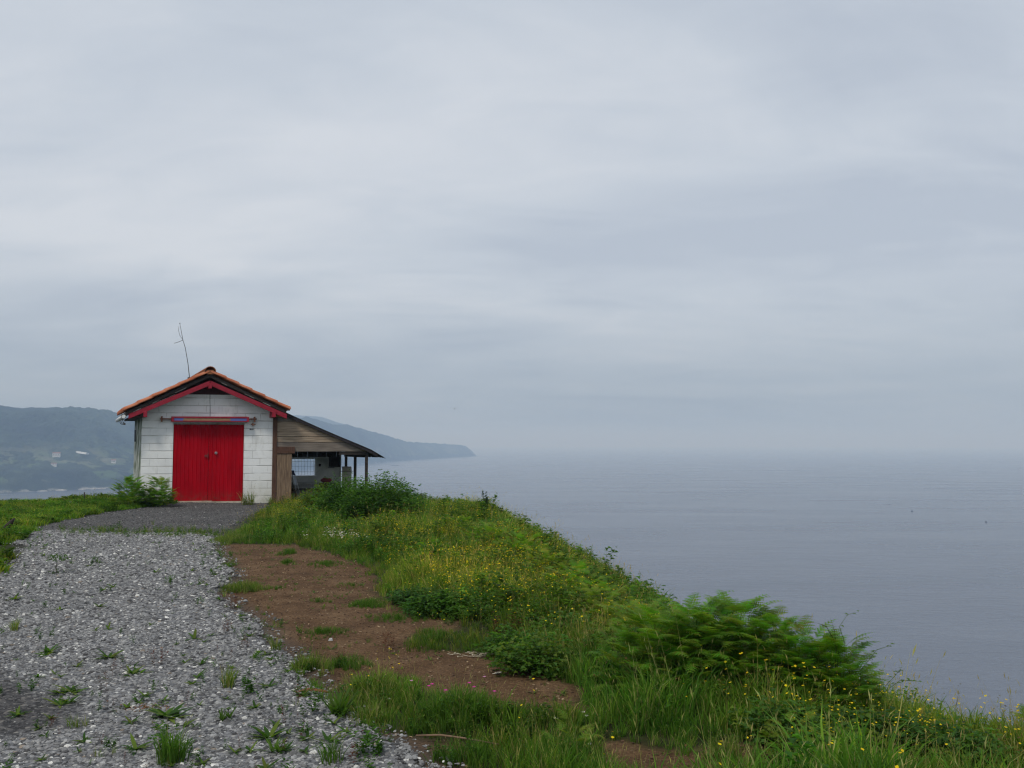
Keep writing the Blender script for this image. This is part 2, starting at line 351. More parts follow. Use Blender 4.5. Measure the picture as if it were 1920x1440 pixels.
def stones(name, poly, zone, dens, size, seed, colors, label, lift):
    P = np.array(poly); x0, y0 = P.min(0); x1, y1 = P.max(0); y0 = max(y0, 3.2)
    n = int((x1 - x0) * (y1 - y0) * dens); x = rng.uniform(x0, x1, n); y = rng.uniform(y0, y1, n)
    keep = zone(x, y); x, y = x[keep], y[keep]
    d = pdist(poly, x, y) + (fbm(x * 3, y * 3, seed) - .5) * .3
    d = d + (fbm(x * 1.3, y * 1.3, 88) - .5) * 1.6 * smooth(14.3, 15.6, y) * (x < -5.4) * (1 if size != .012 else 0)
    keep = (d < -.02) | ((d < .15) & (rng.random(len(x)) < .16)); x, y, d = x[keep], y[keep], d[keep]; n = len(x)
    V, T_ = ico(); tpl = []
    for k in range(9):
        r = np.random.default_rng(k); tpl.append((V * (1 + r.uniform(-.36, .36, (12, 1))) * np.array([1, .78, .5]), T_, np.ones((12, 3))))
    s = size * rng.lognormal(0, .38, n) * np.where(d > -.02, .75, 1); s = np.clip(s, size * .4, size * 2.6)
    c = np.array(colors)[rng.choice(len(colors), n, p=None)]
    g = rng.random(n); tint = np.where((g < (.045 if size != .012 else .02))[:, None], np.array([[.58, .57, .53]]) * (1 if size != .012 else .6), c)
    tint = np.where((g > .99)[:, None], np.array([[.24, .20, .16]]), tint)
    dk = smooth(.15, -.15, pdist(DARKG, x, y) + (fbm(x * 3, y * 3, 44) - .5) * .5)
    s = s * (1 - .45 * dk)
    tint = tint * rng.uniform(.75, 1.25, (n, 1)) * (1 - .5 * dk)[:, None] * (.82 + .36 * fbm(x * 1.2, y * 1.2, 71))[:, None]
    z = ground_h(x, y) + lift + s * .15
    V, T2, C = scatter_arrays(tpl, rng.integers(0, 9, n), rotmats(n, .5), np.repeat(s[:, None], 3, 1), np.stack([x, y, z], -1), tint)
    o = np_mesh(name, V, T2, m_stone, C); props(o, label, "gravel", kind="stuff"); return n
GC = [(.128, .127, .127), (.178, .178, .177), (.238, .238, .236), (.31, .31, .305), (.202, .20, .198), (.076, .075, .076)]
TCn = [(.07, .069, .069), (.10, .098, .097), (.13, .126, .123), (.055, .054, .055)]
n_a = stones("gravel", GRAVEL, lambda x, y: (y < 8.4) & (x > -.62 * y - .3), 3500, .0102, 51, GC, "loose grey crushed gravel spread over the track in front", .026)
n_b = stones("gravel", GRAVEL, lambda x, y: (y >= 8.4) & (x > -.62 * y - .3), 1600, .0132, 52, GC, "loose grey crushed gravel on the far half of the track", .026)
n_c = stones("gravel", TARMAC, lambda x, y: y > 0, 420, .012, 53, TCn, "fine dark gravel on the yard before the red door", .012)
# wood chips, crumbs and clods on the soil
def litter():
    Vs = []; x = rng.uniform(-5.5, 1.5, 16000); y = rng.uniform(4, 16, 16000)
    k = (pdist(SOIL1, x, y) < .1) | (pdist(SOIL2, x, y) < .1) | (pdist(SOIL3, x, y) < .1); x, y = x[k], y[k]; n = len(x)
    V, T_ = ico(); tpl = [(V * np.array([1, .35, .2]), T_, np.ones((12, 3))), (V * np.array([1, .8, .6]), T_, np.ones((12, 3)))]
    w = rng.integers(0, 2, n); s = rng.uniform(.004, .012, n) * np.where(w == 0, 1.5, 1)
    c = np.where((rng.random(n) < .25)[:, None], np.array([[.28, .20, .12]]), np.array([[.10, .058, .035]])) * rng.uniform(.6, 1.4, (n, 1))
    V, T2, C = scatter_arrays(tpl, w, rotmats(n, .5), np.repeat(s[:, None], 3, 1), np.stack([x, y, ground_h(x, y) + s * .3], -1), c)
    props(np_mesh("soil_crumbs", V, T2, m_stone, C), "brown wood chips and crumbs strewn on the bare soil", "debris", kind="stuff")
litter()

# ================================================================== SEA, FAR COAST
SEA = -80.
m, t, b = mat("sea_water", (.076, .088, .116), .22, 0, .5)
b.inputs['IOR'].default_value = 1.33
p = pos(t)
w1 = noise(t, .11, 5, .62, p, (.45, 1, 1), .6); w2 = noise(t, .9, 4, .6, p, (.5, 1, 1)); w3 = noise(t, .012, 4, .6, p, (.35, 1, 1))
bn = bump(t, b, w2, .20, .5); bn = bump(t, b, w1, .27, 2.6, bn)
t.links.new(ramp(t, w3, [(.35, .22), (.7, .30)]), b.inputs['Roughness'])
R_ = 60000; ang = np.linspace(0, 2 * math.pi, 97)[:-1]; V = [(0, 0, SEA)]; T = []
rad = [300, 1000, 4000, 15000, R_]
for r in rad: V += [(r * math.cos(a), r * math.sin(a), SEA) for a in ang]
for i in range(96): T.append((0, 1 + i, 1 + (i + 1) % 96))
for k in range(4):
    for i in range(96):
        a, b2, c, d = 1 + k * 96 + i, 1 + k * 96 + (i + 1) % 96, 1 + (k + 1) * 96 + (i + 1) % 96, 1 + (k + 1) * 96 + i; T += [(a, d, c), (a, c, b2)]
props(np_mesh("sea", V, T, m), kind="structure")

SH = np.array([(-700, 955), (-300, 940), (0, 923), (60, 921), (220, 914), (450, 895), (600, 878), (690, 869), (740, 865), (780, 862), (840, 858), (894, 855.5)], float)   # shoreline as seen
CR = np.array([(-700, 770), (-300, 755), (-60, 756), (0, 762), (30, 766), (120, 765), (185, 768), (215, 774), (250, 782), (300, 790), (400, 792), (480, 790), (540, 786), (590, 787), (625, 797), (650, 798), (685, 806), (715, 814), (745, 823), (765, 829), (800, 831), (845, 833.5), (862, 834), (873, 836), (884, 845), (894, 856)], float)
def shore_at(a):
    py = np.interp(a, SH[:, 0], SH[:, 1]); Ys = (EYE - SEA) * F0 / (py - 832); return Ys
def crest_at(a):
    k = np.interp(a, [-700, 240, 500, 700, 894], [1.45, 1.45, 1.30, 1.12, 1.03]); Yc = shore_at(a) * k
    return Yc, EYE + (832 - np.interp(a, CR[:, 0], CR[:, 1])) / F0 * Yc
def hill_z(a, Yq, fine=True):
    Ys = shore_at(a); Yc, Hc = crest_at(a)
    t = (Yq - Ys) / (Yc - Ys); H = Hc - SEA
    up = np.clip(t, 0, 1); cliff = np.minimum(smooth(0, .05, up) * np.minimum(18, H * .35), H)
    prof = cliff + (H - cliff) * (1 - (1 - up) ** 1.5)
    back = np.clip(t - 1, 0, None); prof = prof * (1 - .35 * np.clip(back, 0, 1.2))
    x = (a - 960) / F0 * Yq
    rough_ = (fbm(x / 260, Yq / 260, 61) - .5) * H * .35 * smooth(0, .2, t) * smooth(1.0, .75, up) + 0
    tre = ((fbm(x / 22, Yq / 30, 62, 3) - .45) * 9 + (vn(x / 7, Yq / 9, 63) - .5) * 7 * smooth(.35, .6, fbm(x / 90, Yq / 90, 64))) * smooth(.0, .06, t)
    z = SEA + prof + rough_ + tre
    return np.where(t < 0, SEA - 4, z), x
A = np.concatenate([np.linspace(-700, -40, 120), np.linspace(-38, 894, 620)]); TT = np.concatenate([np.linspace(-.02, 1.1, 110), np.linspace(1.14, 2.2, 16)])
AA, T2 = np.meshgrid(A, TT); Ys = shore_at(AA); Yc, _ = crest_at(AA); YY = Ys + T2 * (Yc - Ys)
ZZ, XX = hill_z(AA, YY)
i = np.arange(AA.size).reshape(AA.shape); q = np.stack([i[:-1, :-1], i[:-1, 1:], i[1:, 1:], i[1:, :-1]], -1).reshape(-1, 4)
m, t, b = mat("hill_woods", rough=.95, spec=.1); p = pos(t)
wood = mixc(t, 1.0, ramp(t, noise(t, .045, 5, .6, p), [(.35, (.010, .016, .011)), (.6, (.024, .034, .019)), (.75, (.045, .055, .030))]), ramp(t, noise(t, .006, 4, .6, p), [(.35, .55), (.65, 1.9)]), 'MULTIPLY')
fld = ramp(t, noise(t, .009, 5, .6, p, (1, 1, 2.2), 1.5), [(.54, 0.0), (.57, .5)])
fcol = ramp(t, noise(t, .009, 2, .5, p), [(.4, (.10, .16, .055)), (.6, (.21, .20, .13))])
# fields only on the lower slopes
spz = N("ShaderNodeSeparateXYZ", t); t.links.new(p, spz.inputs[0])
hm = N("ShaderNodeMapRange", t); t.links.new(spz.outputs[2], hm.inputs[0])
for i_, v_ in ((1, -25), (2, 5), (3, 1), (4, 0)): hm.inputs[i_].default_value = v_
hm2 = N("ShaderNodeMapRange", t); t.links.new(spz.outputs[2], hm2.inputs[0])
for i_, v_ in ((1, -68), (2, -60), (3, 0), (4, 1)): hm2.inputs[i_].default_value = v_
ff = N("ShaderNodeMath", t, operation='MULTIPLY'); t.links.new(hm.outputs[0], ff.inputs[0]); t.links.new(hm2.outputs[0], ff.inputs[1])
f3 = N("ShaderNodeMath", t, operation='MULTIPLY'); t.links.new(ff.outputs[0], f3.inputs[0]); t.links.new(fld, f3.inputs[1])
c = mixc(t, f3.outputs[0], wood, fcol)
rk = N("ShaderNodeMapRange", t); t.links.new(spz.outputs[2], rk.inputs[0])
for i_, v_ in ((1, -79), (2, -75), (3, 1), (4, 0)): rk.inputs[i_].default_value = v_
rkn = ramp(t, noise(t, .03, 4, .7, p), [(.5, 0.0), (.6, .9)])
rf = N("ShaderNodeMath", t, operation='MULTIPLY'); t.links.new(rk.outputs[0], rf.inputs[0]); t.links.new(rkn, rf.inputs[1])
t.links.new(mixc(t, rf.outputs[0], c, (.30, .29, .26)), b.inputs['Base Color'])
bump(t, b, noise(t, .08, 4, .6, p), .8, 8)
props(np_mesh("wooded_hills", np.stack([XX, YY, ZZ], -1), np.concatenate([q[:, [0, 1, 2]], q[:, [0, 2, 3]]]), m, smooth_=True), kind="structure")
# second ridge, deeper in the mist behind the headland
A2 = np.linspace(380, 760, 160); V = []; pr = np.interp(A2, [380, 450, 560, 600, 640, 700, 760], [812, 790, 778, 781, 793, 813, 836])
T3 = np.linspace(0, 2, 26); YB = 4700; vv = []
for tt in T3:
    Yq = YB + tt * 900; H = (EYE + (832 - pr) / F0 * (YB + 900)) - SEA
    xx = (A2 - 960) / F0 * Yq; zz = SEA - 3 + np.maximum(H, 0) * np.sin(min(tt, 2) * math.pi / 2) ** .8 + (fbm(xx / 60, xx * 0 + tt * 9, 5) - .5) * 14
    vv.append(np.stack([xx, xx * 0 + Yq, zz], -1))
V = np.array(vv); i = np.arange(V.shape[0] * V.shape[1]).reshape(V.shape[:2]); q = np.stack([i[:-1, :-1], i[:-1, 1:], i[1:, 1:], i[1:, :-1]], -1).reshape(-1, 4)
props(np_mesh("distant_hills", V, np.concatenate([q[:, [0, 1, 2]], q[:, [0, 2, 3]]]), m, smooth_=True), kind="structure")

m_white = plain("far_white_wall", (.58, .58, .55), (.45, .45, .43), .3); m_froof = plain("far_roof", (.30, .15, .10), (.2, .12, .09), .3); m_dark = plain("dark_opening", (.02, .02, .022)); m_poly = plain("polytunnel", (.55, .57, .57), (.45, .47, .47), .2)
def far_ground(px, py):
    best = None
    for k in range(400):
        s = 1100 + k * 8; d = ray(px, py); z = EYE + d[2] / d[1] * s; h, _ = hill_z(np.array([float(px)]), np.array([float(s)]))
        if h[0] >= z: return d[0] / d[1] * s, s, float(h[0])
    return d[0] / d[1] * 1800, 1800, z
def house(px, py, w, dpt, h, label, roof=True, rot=0.2):
    x, y, z = far_ground(px, py); r = empty("farmhouse", (x, y, z)); props(r, label, "house", "houses on the wooded hillside")
    c_, s_ = math.cos(rot), math.sin(rot); P = lambda p: (x + p[0] * c_ - p[1] * s_, y + p[0] * s_ + p[1] * c_, z + p[2])
    a = MB(P); a.box((-w / 2, -dpt / 2, -4), (w / 2, dpt / 2, h)); a.build("wall", m_white, r)
    a = MB(P); rh = h + dpt * .28; e_ = .6
    a.hull8([(-w / 2 - e_, -dpt / 2 - e_, h), (w / 2 + e_, -dpt / 2 - e_, h), (w / 2 + e_, dpt / 2 + e_, h), (-w / 2 - e_, dpt / 2 + e_, h), (-w / 2 - e_, -.1, rh), (w / 2 + e_, -.1, rh), (w / 2 + e_, .1, rh), (-w / 2 - e_, .1, rh)])
    a.build("roof", m_froof, r)
    for k in range(3):
        a = MB(P); u = (k - 1) * w * .3; a.box((u - .7, -dpt / 2 - .05, h * .35), (u + .7, -dpt / 2 + .1, h * .7)); a.build("window", m_dark, r)
house(106, 857, 13, 8, 6.5, "white farmhouse among the trees halfway up the far wooded hillside")
house(213, 868, 8, 6, 4.5, "small white cottage on the far hillside close to the shed's left eave")
house(101, 873, 9, 5, 2.2, "low pale outbuilding in the woods just below the white farmhouse")
x, y, z = far_ground(154, 855); tun = MB(); dv = Vector((math.cos(-.5), math.sin(-.5), 0)); cc = Vector((x, y, z))
n_ = 8
for s_ in range(12):
    for k in range(n_):
        def pt(s, k): a = math.pi * k / n_; n2 = Vector((-dv.y, dv.x, 0)); return cc + dv * (s * 2.6 - 15.6) + n2 * (4 * math.cos(a)) + Vector((0, 0, 3.4 * math.sin(a) - .3 + (s - 6) * -.25))
        tun.poly([pt(s_, k), pt(s_ + 1, k), pt(s_ + 1, k + 1), pt(s_, k + 1)])
tun.poly([pt(0, k) for k in range(n_ + 1)]); tun.poly([pt(12, k) for k in range(n_ + 1)][::-1])
props(tun.build("greenhouse", m_poly, origin=(x, y, z)), "long pale polytunnel greenhouse on the far hillside field", "greenhouse")
# rocks along the far waterline
m_rock = plain("shore_rock", (.20, .19, .17), (.42, .41, .38), .15)
V0, T0 = ico()
for px, w, lb in [(84, 16, "pale flat rock at the far waterline below the hills, leftmost of five"), (120, 20, "broad grey rock at the far waterline, second from the left"), (158, 12, "small pale rock at the far waterline, middle of five"), (178, 14, "whitish rock at the far waterline, fourth from the left"), (194, 15, "low white rock at the far waterline nearest the shed")]:
    Ys = float(shore_at(px)) - 14; xx = (px - 960) / F0 * Ys
    V = V0 * (1 + rng.uniform(-.2, .2, (12, 1))) * np.array([w * .6, 6, 2.2]) + np.array([xx, Ys, SEA + .2])
    props(np_mesh("shore_rock", V, T0, m_rock, origin=(xx, Ys, SEA)), lb, "rock", "rocks along the far waterline")
V = V0 * np.array([22, 6, 2.5]) * (1 + rng.uniform(-.2, .2, (12, 1))); D_ = (EYE - SEA) * F0 / (873 - 832); xx = (741 - 960) / F0 * D_
props(np_mesh("skerry", V + np.array([xx, D_, SEA]), T0, plain("wet_rock", (.03, .03, .03)), origin=(xx, D_, SEA)), "small dark reef rock in the sea off the headland", "rock")
# buoys and a gull
m_buoy = plain("buoy", (.05, .045, .05)); m_gull = plain("gull", (.25, .25, .27))
for (px, py, s, lb) in [(1663, 945, .7, "tiny dark buoy floating on the open sea, leftmost of the three specks"), (1705, 958, 1.3, "dark round buoy on the open sea, middle of the three specks"), (1842, 978, 1.2, "dark buoy on the open sea, rightmost of the three specks")]:
    D_ = (EYE - SEA) * F0 / (py - 832); xx = (px - 960) / F0 * D_
    a = MB(lambda p: (xx + p[0] * s, D_ + p[1] * s, SEA + p[2] * s)); a.tube([(0, 0, -.5), (0, 0, -.3), (0, 0, .2), (0, 0, .7), (0, 0, .9)], [.4, .9, 1.0, .7, .1], 12)
    a.tube([(0, 0, .85), (0, 0, 1.9)], .1, 6); props(a.build("buoy", m_buoy, origin=(xx, D_, SEA)), lb, "buoy", "buoys on the sea")
d = ray(852, 766); k = 130; gx_, gy_, gz_ = d[0] * k, d[1] * k, EYE + d[2] * k
a = MB(); wing = [(0, 0, 0), (.25, .02, .12), (.62, -.05, .05)]
for sg in (-1, 1):
    for (p, q_) in zip(wing[:-1], wing[1:]):
        a.poly([(gx_ + sg * p[0], gy_ + p[1] - .08, gz_ + p[2]), (gx_ + sg * q_[0], gy_ + q_[1] - .05, gz_ + q_[2]), (gx_ + sg * q_[0], gy_ + q_[1] + .05, gz_ + q_[2]), (gx_ + sg * p[0], gy_ + p[1] + .1, gz_ + p[2])])
a.tube([(gx_, gy_ - .3, gz_ - .01), (gx_, gy_ - .2, gz_), (gx_, gy_, gz_ - .02), (gx_, gy_ + .25, gz_)], [.02, .06, .07, .01], 8)
props(a.build("gull", m_gull, origin=(gx_, gy_, gz_)), "tiny gull flying high over the bay with spread wings", "bird")


# ================================================================== SHED
CU = (math.cos(math.radians(14)), math.sin(math.radians(14))); CV = (-math.sin(math.radians(25.5)), math.cos(math.radians(25.5)))
OX, OY = -11.414, 28.0
def P(p): return (OX + p[0] * CU[0] + p[1] * CV[0], OY + p[0] * CU[1] + p[1] * CV[1], p[2])
def B(): return MB(P)
# materials
m_wall, t, b = mat("white_block_wall", rough=.9, spec=.15); uv = uvv(t)
br = N("ShaderNodeTexBrick", t); t.links.new(uv, br.inputs['Vector']); br.inputs['Scale'].default_value = 1; br.inputs['Mortar Size'].default_value = .007
br.inputs['Brick Width'].default_value = .47; br.inputs['Row Height'].default_value = .237; br.inputs['Mortar Smooth'].default_value = .3
br.inputs['Color1'].default_value = (1, 1, 1, 1); br.inputs['Color2'].default_value = (1, 1, 1, 1); br.inputs['Mortar'].default_value = (0, 0, 0, 1)
fade = ramp(t, noise(t, 2.3, 3, .5, uv), [(.40, .1), (.56, .95)])
wv = N('ShaderNodeSeparateXYZ', t); t.links.new(uv, wv.inputs[0])
row = N('ShaderNodeMath', t, operation='PINGPONG'); t.links.new(wv.outputs[1], row.inputs[0]); row.inputs[1].default_value = .1185
rl = ramp(t, row.outputs[0], [(.006, 0.0), (.016, 1.0)])
mort = mixc(t, fade, br.outputs[0], (1., 1., 1.))
fade2 = ramp(t, noise(t, 1.7, 3, .5, uv, (.6, 1.6, 1)), [(.44, .0), (.60, .9)])
mort = mixc(t, 1.0, mort, mixc(t, fade2, rl, (1., 1., 1.)), 'DARKEN')
pc = ramp(t, noise(t, 1.6, 6, .65, uv), [(.3, (.72, .73, .72)), (.6, (.83, .84, .83))])
stn = ramp(t, noise(t, 2.6, 6, .7, uv, (1, .35, 1)), [(.56, 0.0), (.78, .65)])
pc = mixc(t, stn, pc, (.42, .41, .37))
su = N("ShaderNodeSeparateXYZ", t); t.links.new(uv, su.inputs[0])
lowm = N("ShaderNodeMapRange", t); t.links.new(su.outputs[1], lowm.inputs[0])
for i_, v_ in ((1, -.2), (2, .75), (3, 1.1), (4, 0)): lowm.inputs[i_].default_value = v_
lm = N("ShaderNodeMath", t, operation='MULTIPLY'); t.links.new(lowm.outputs[0], lm.inputs[0]); t.links.new(noise(t, 5, 5, .6, uv), lm.inputs[1])
pc = mixc(t, lm.outputs[0], pc, (.36, .34, .22))
pc = mixc(t, 1.0, pc, mixc(t, mort, (.64, .63, .61), (1., 1., 1.)), 'MULTIPLY')
t.links.new(pc, b.inputs['Base Color'])
bn = bump(t, b, mort, .9, .012); bump(t, b, noise(t, 22, 5, .6, uv), .35, .01, bn)
m_side = plain("mossy_white_wall", (.10, .13, .075), (.55, .56, .52), 1.4, useuv=True, stops=(.42, .60), bmp=.01)
m_red, t, b = mat("red_painted_metal", rough=.65, spec=.05); uv = uvv(t)
rc = ramp(t, noise(t, 2.2, 6, .6, uv, (1, .3, 1)), [(.3, (.26, .001, .006)), (.6, (.40, .001, .009)), (.8, (.33, .004, .010))])
rc = mixc(t, ramp(t, noise(t, 26, 4, .7, uv), [(.68, 0.0), (.78, .7)]), rc, (.20, .02, .02))
sz_ = N('ShaderNodeSeparateXYZ', t); t.links.new(uv, sz_.inputs[0]); gz = ramp(t, sz_.outputs[1], [(.0, .55), (.22, .0)]); gm = N('ShaderNodeMath', t, operation='MULTIPLY'); t.links.new(gz, gm.inputs[0]); t.links.new(ramp(t, noise(t, 7, 5, .7, uv), [(.4, .0), (.65, 1.)]), gm.inputs[1]); rc = mixc(t, gm.outputs[0], rc, (.13, .045, .035))
t.links.new(rc, b.inputs['Base Color']); t.links.new(ramp(t, noise(t, 9, 4, .6, uv), [(.3, .42), (.7, .7)]), b.inputs['Roughness'])
m_barge = plain("red_painted_wood", (.24, .008, .022), (.32, .014, .035), 7, .6, useuv=True, bmp=.004)
m_dkwood = plain("dark_weathered_wood", (.018, .014, .012), (.05, .038, .03), 8, mapping=(1, 1, 8), bmp=.004)
m_brown = plain("brown_stained_wood", (.055, .026, .016), (.12, .062, .04), 5, useuv=True, mapping=(12, .7, 1), bmp=.004)
m_ply = plain("weathered_vertical_board", (.10, .062, .04), (.27, .19, .12), 4, useuv=True, mapping=(16, .6, 1), bmp=.005)
m_board = plain("weathered_grey_board", (.15, .105, .068), (.42, .33, .24), 3.2, useuv=True, mapping=(.6, 14, 1), bmp=.005, stops=(.32, .66))
m_board2 = plain("grey_weathered_board", (.11, .09, .072), (.25, .21, .175), 3.2, useuv=True, mapping=(.6, 14, 1), bmp=.005)
m_black = plain("black_roofing_sheet", (.016, .013, .015), (.035, .028, .03), 5, .75, bmp=.01)
m_blue, t, b = mat("flaking_blue_and_wood", rough=.7); uv = uvv(t); sx = N("ShaderNodeSeparateXYZ", t); t.links.new(uv, sx.inputs[0])
q1 = N("ShaderNodeMath", t, operation='SUBTRACT'); t.links.new(sx.outputs[0], q1.inputs[0]); q1.inputs[1].default_value = 1.88
q2 = N("ShaderNodeMath", t, operation='ABSOLUTE'); t.links.new(q1.outputs[0], q2.inputs[0]); q3 = N("ShaderNodeMath", t, operation='MULTIPLY_ADD'); t.links.new(noise(t, 5, 4, .6, uv), q3.inputs[0]); q3.inputs[1].default_value = .5; t.links.new(q2.outputs[0], q3.inputs[2])
t.links.new(mixc(t, ramp(t, q3.outputs[0], [(.93, 0.0), (.97, 1.0)]), ramp(t, noise(t, 7, 4, .6, uv, (1, 5, 1)), [(.3, (.22, .11, .06)), (.7, (.36, .22, .13))]), (.10, .13, .36)), b.inputs['Base Color'])
m_ochre = plain("ochre_wood", (.30, .17, .04), (.42, .26, .08), 6)
m_inwhite = plain("whitewashed_panel", (.42, .43, .40), (.62, .62, .58), 2, useuv=True, bmp=.003)
m_iron = plain("rusted_iron", (.03, .028, .028), (.07, .055, .045), 20, .6, .4)
m_steel = plain("worn_steel", (.45, .46, .47), (.3, .3, .3), 10, .4, .6)
m_pvc = plain("white_gutter", (.78, .80, .80), (.66, .68, .68), 6, .5)
m_redbr = plain("brown_red_pole", (.16, .06, .035), (.26, .12, .07), 9)
m_cement = plain("cement_sill", (.42, .38, .28), (.55, .50, .40), 9, bmp=.006)
m_tile, t, b = mat("clay_tile", rough=.8, spec=.2)
tcol = ramp(t, noise(t, 2.7, 3, .6, pos(t)), [(.3, (.30, .085, .038)), (.5, (.42, .135, .065)), (.7, (.50, .20, .11))])
tcol = mixc(t, ramp(t, noise(t, 14, 5, .7, pos(t)), [(.54, 0.0), (.74, .75)]), tcol, (.16, .10, .06))
t.links.new(tcol, b.inputs['Base Color']); bump(t, b, noise(t, 40, 4, .6, pos(t)), .4, .006)
m_tile2 = plain("mossy_ridge_tile", (.20, .075, .03), (.42, .16, .07), 8, bmp=.008)

shed = empty("shed", (OX, OY, -.2)); props(shed, "white block shed with red metal doors, orange tiled roof and open wooden lean-to", "shed")
D = 4.2; WU = 3.9
def rz(u): return 2.61 + (u + .62) * .50 if u < 1.9 else 3.87 - (u - 1.9) * .478      # top of the tile bed
# walls
a = B(); zt = lambda u: min(3.19, rz(u) - .17); z0 = -.6; th = .18
def wallpiece(a, u0, u1, za, zb0, zb1, v0=0, v1=th): a.hull8([(u0, v0, za), (u1, v0, za), (u1, v1, za), (u0, v1, za), (u0, v0, zb0), (u1, v0, zb1), (u1, v1, zb1), (u0, v1, zb0)])
wallpiece(a, 0, .915, z0, zt(0), zt(.915)); wallpiece(a, 3.03, WU, z0, zt(3.03), zt(WU))
us = [.915, 1.2, 1.27, 2.72, 3.03]
for u0, u1 in zip(us[:-1], us[1:]): wallpiece(a, u0, u1, 2.30, zt(u0), zt(u1))
front = a.build("wall", m_wall, shed)
a = B(); a.box((.916, -.012, 2.255), (3.029, .15, 2.30)); a.build("lintel", plain("stained_lintel", (.22, .2, .15), (.5, .5, .46), 5), front)
a = B(); a.box((0, th, z0), (.16, D, rz(0) - .15)); lw = a.build("side_wall", m_side, shed); lw["label"] = "side wall with mossy dark stains below the eave"
a = B(); a.box((-.012, 3.2, 1.72), (.01, 3.95, 2.12)); a.build("window", m_dark, lw)
a = B(); a.box((WU - .16, th, z0), (WU, D, rz(WU) - .15)); a.build("side_wall", m_wall, shed)
a = B()
for u0, u1 in ((.16, 1.9), (1.9, WU - .16)): wallpiece(a, u0, u1, z0, rz(u0) - .12, rz(u1) - .12, D - .16, D)
a.build("rear_wall", m_wall, shed)
a = B(); a.poly([(1.2, .03, 3.19), (2.8, .03, 3.19), (2.6, .03, 3.4), (1.9, .03, 3.68), (1.25, .03, 3.38)]); a.box((1.2, .02, 3.192), (2.78, .10, 3.30))
for k in range(5): a.box((1.25 + k * .3, -.0, 3.19), (1.53 + k * .3, .02, 3.3 + .1 * (2 - abs(k - 2))))
a.build("gable_infill", plain("dark_red_brown_board", (.045, .012, .014), (.07, .022, .022), 6), shed)
# crack / cable
a = B(); a.tube([(1.99, -.008, 2.5), (1.985, -.008, 2.8), (1.975, -.008, 3.0), (1.972, -.008, 3.19)], .007, 5); a.build("cable", m_iron, front)
# doors: ribbed sheet leaves
def leaf(u0, u1, z0_, z1_, v):
    a = B(); pitch = .118; pts = []; u = u0
    pts.append((u0, v))
    while u < u1 - pitch * .9:
        pts += [(u + pitch * .62, v), (u + pitch * .72, v - .009), (u + pitch * .90, v - .009), (u + pitch, v)]; u += pitch
    pts.append((u1, v))
    for (p, q_) in zip(pts[:-1], pts[1:]):
        a.poly([(p[0], p[1], z0_), (q_[0], q_[1], z0_), (q_[0], q_[1], z1_), (p[0], p[1], z1_)])
    a.box((u0, v + .001, z0_), (u1, v + .04, z1_)); return a
dz0, dz1 = -.125, 2.25
l1 = leaf(.925, 1.968, dz0, dz1, .03).build("door", m_red, shed); l2 = leaf(1.978, 3.02, dz0 - .02, dz1, .034).build("door", m_red, shed)
a = B(); a.tube([(2.19, .02, 1.36), (2.19, -.03, 1.36)], .042, 12); a.tube([(2.19, -.03, 1.36), (2.19, -.045, 1.36)], [.025, .012], 10); a.build("lock", m_steel, l2, .003)
a = B(); a.tube([(1.885, .01, 1.27), (1.885, -.022, 1.27)], .038, 12); a.box((1.93, -.02, 1.22), (1.96, .01, 1.34)); a.build("lock", plain("painted_over_lock", (.16, .03, .03), (.2, .05, .04)), l1)
a = B(); a.box((.89, -.10, -.32), (2.1, .17, -.13)); a.box((2.103, -.09, -.33), (3.05, .17, -.155)); a.build("threshold", m_cement, shed)
# door rail box with pole
a = B(); a.hull8([(.84, -.20, 2.335), (3.12, -.20, 2.335), (3.14, -.012, 2.33), (.83, -.012, 2.33), (.83, -.22, 2.475), (3.13, -.22, 2.485), (3.10, -.012, 2.51), (.84, -.012, 2.50)])
box_ = a.build("door_canopy", m_barge, shed, .006)
a = B(); a.box((.90, -.232, 2.365), (3.06, -.214, 2.445)); a.build("painted_panel", m_blue, box_)
for u0, u1, mm in ((.86, 3.11, m_barge),):
    a = B(); a.box((u0, -.245, 2.335), (u1, -.2, 2.362)); a.box((u0, -.245, 2.448), (u1, -.2, 2.49)); a.box((u0 - .03, -.25, 2.33), (u0 + .04, -.2, 2.49)); a.box((u1 - .05, -.25, 2.33), (u1 + .02, -.2, 2.49)); a.build("trim", mm, box_)
a = B(); a.tube([(.50, -.11, 2.415), (.83, -.11, 2.412)], .022, 8); a.tube([(3.12, -.11, 2.43), (3.38, -.11, 2.44)], .022, 8)
a = B(); a.tube([(.50, -.11, 2.415), (3.38, -.11, 2.43)], .022, 8); rail_ = a.build("rail", m_redbr, shed)
for u in (.56, 3.32): a = B(); a.box((u - .02, -.14, 2.33), (u + .02, -.02, 2.50)); a.build("rail_bracket", m_redbr, rail_)
a = B(); a.box((3.23, -.06, 2.25), (3.36, -.002, 2.28)); a.box((3.27, -.062, 2.21), (3.30, -.004, 2.30)); a.build("rail_catch", m_redbr, rail_)
a = B(); a.tube([(3.20, .0, 2.11), (3.22, -.012, 2.11)], .02, 8); a.box((3.2, -.012, 2.1), (3.31, .001, 2.125)); a.build("iron_hook", m_iron, front)
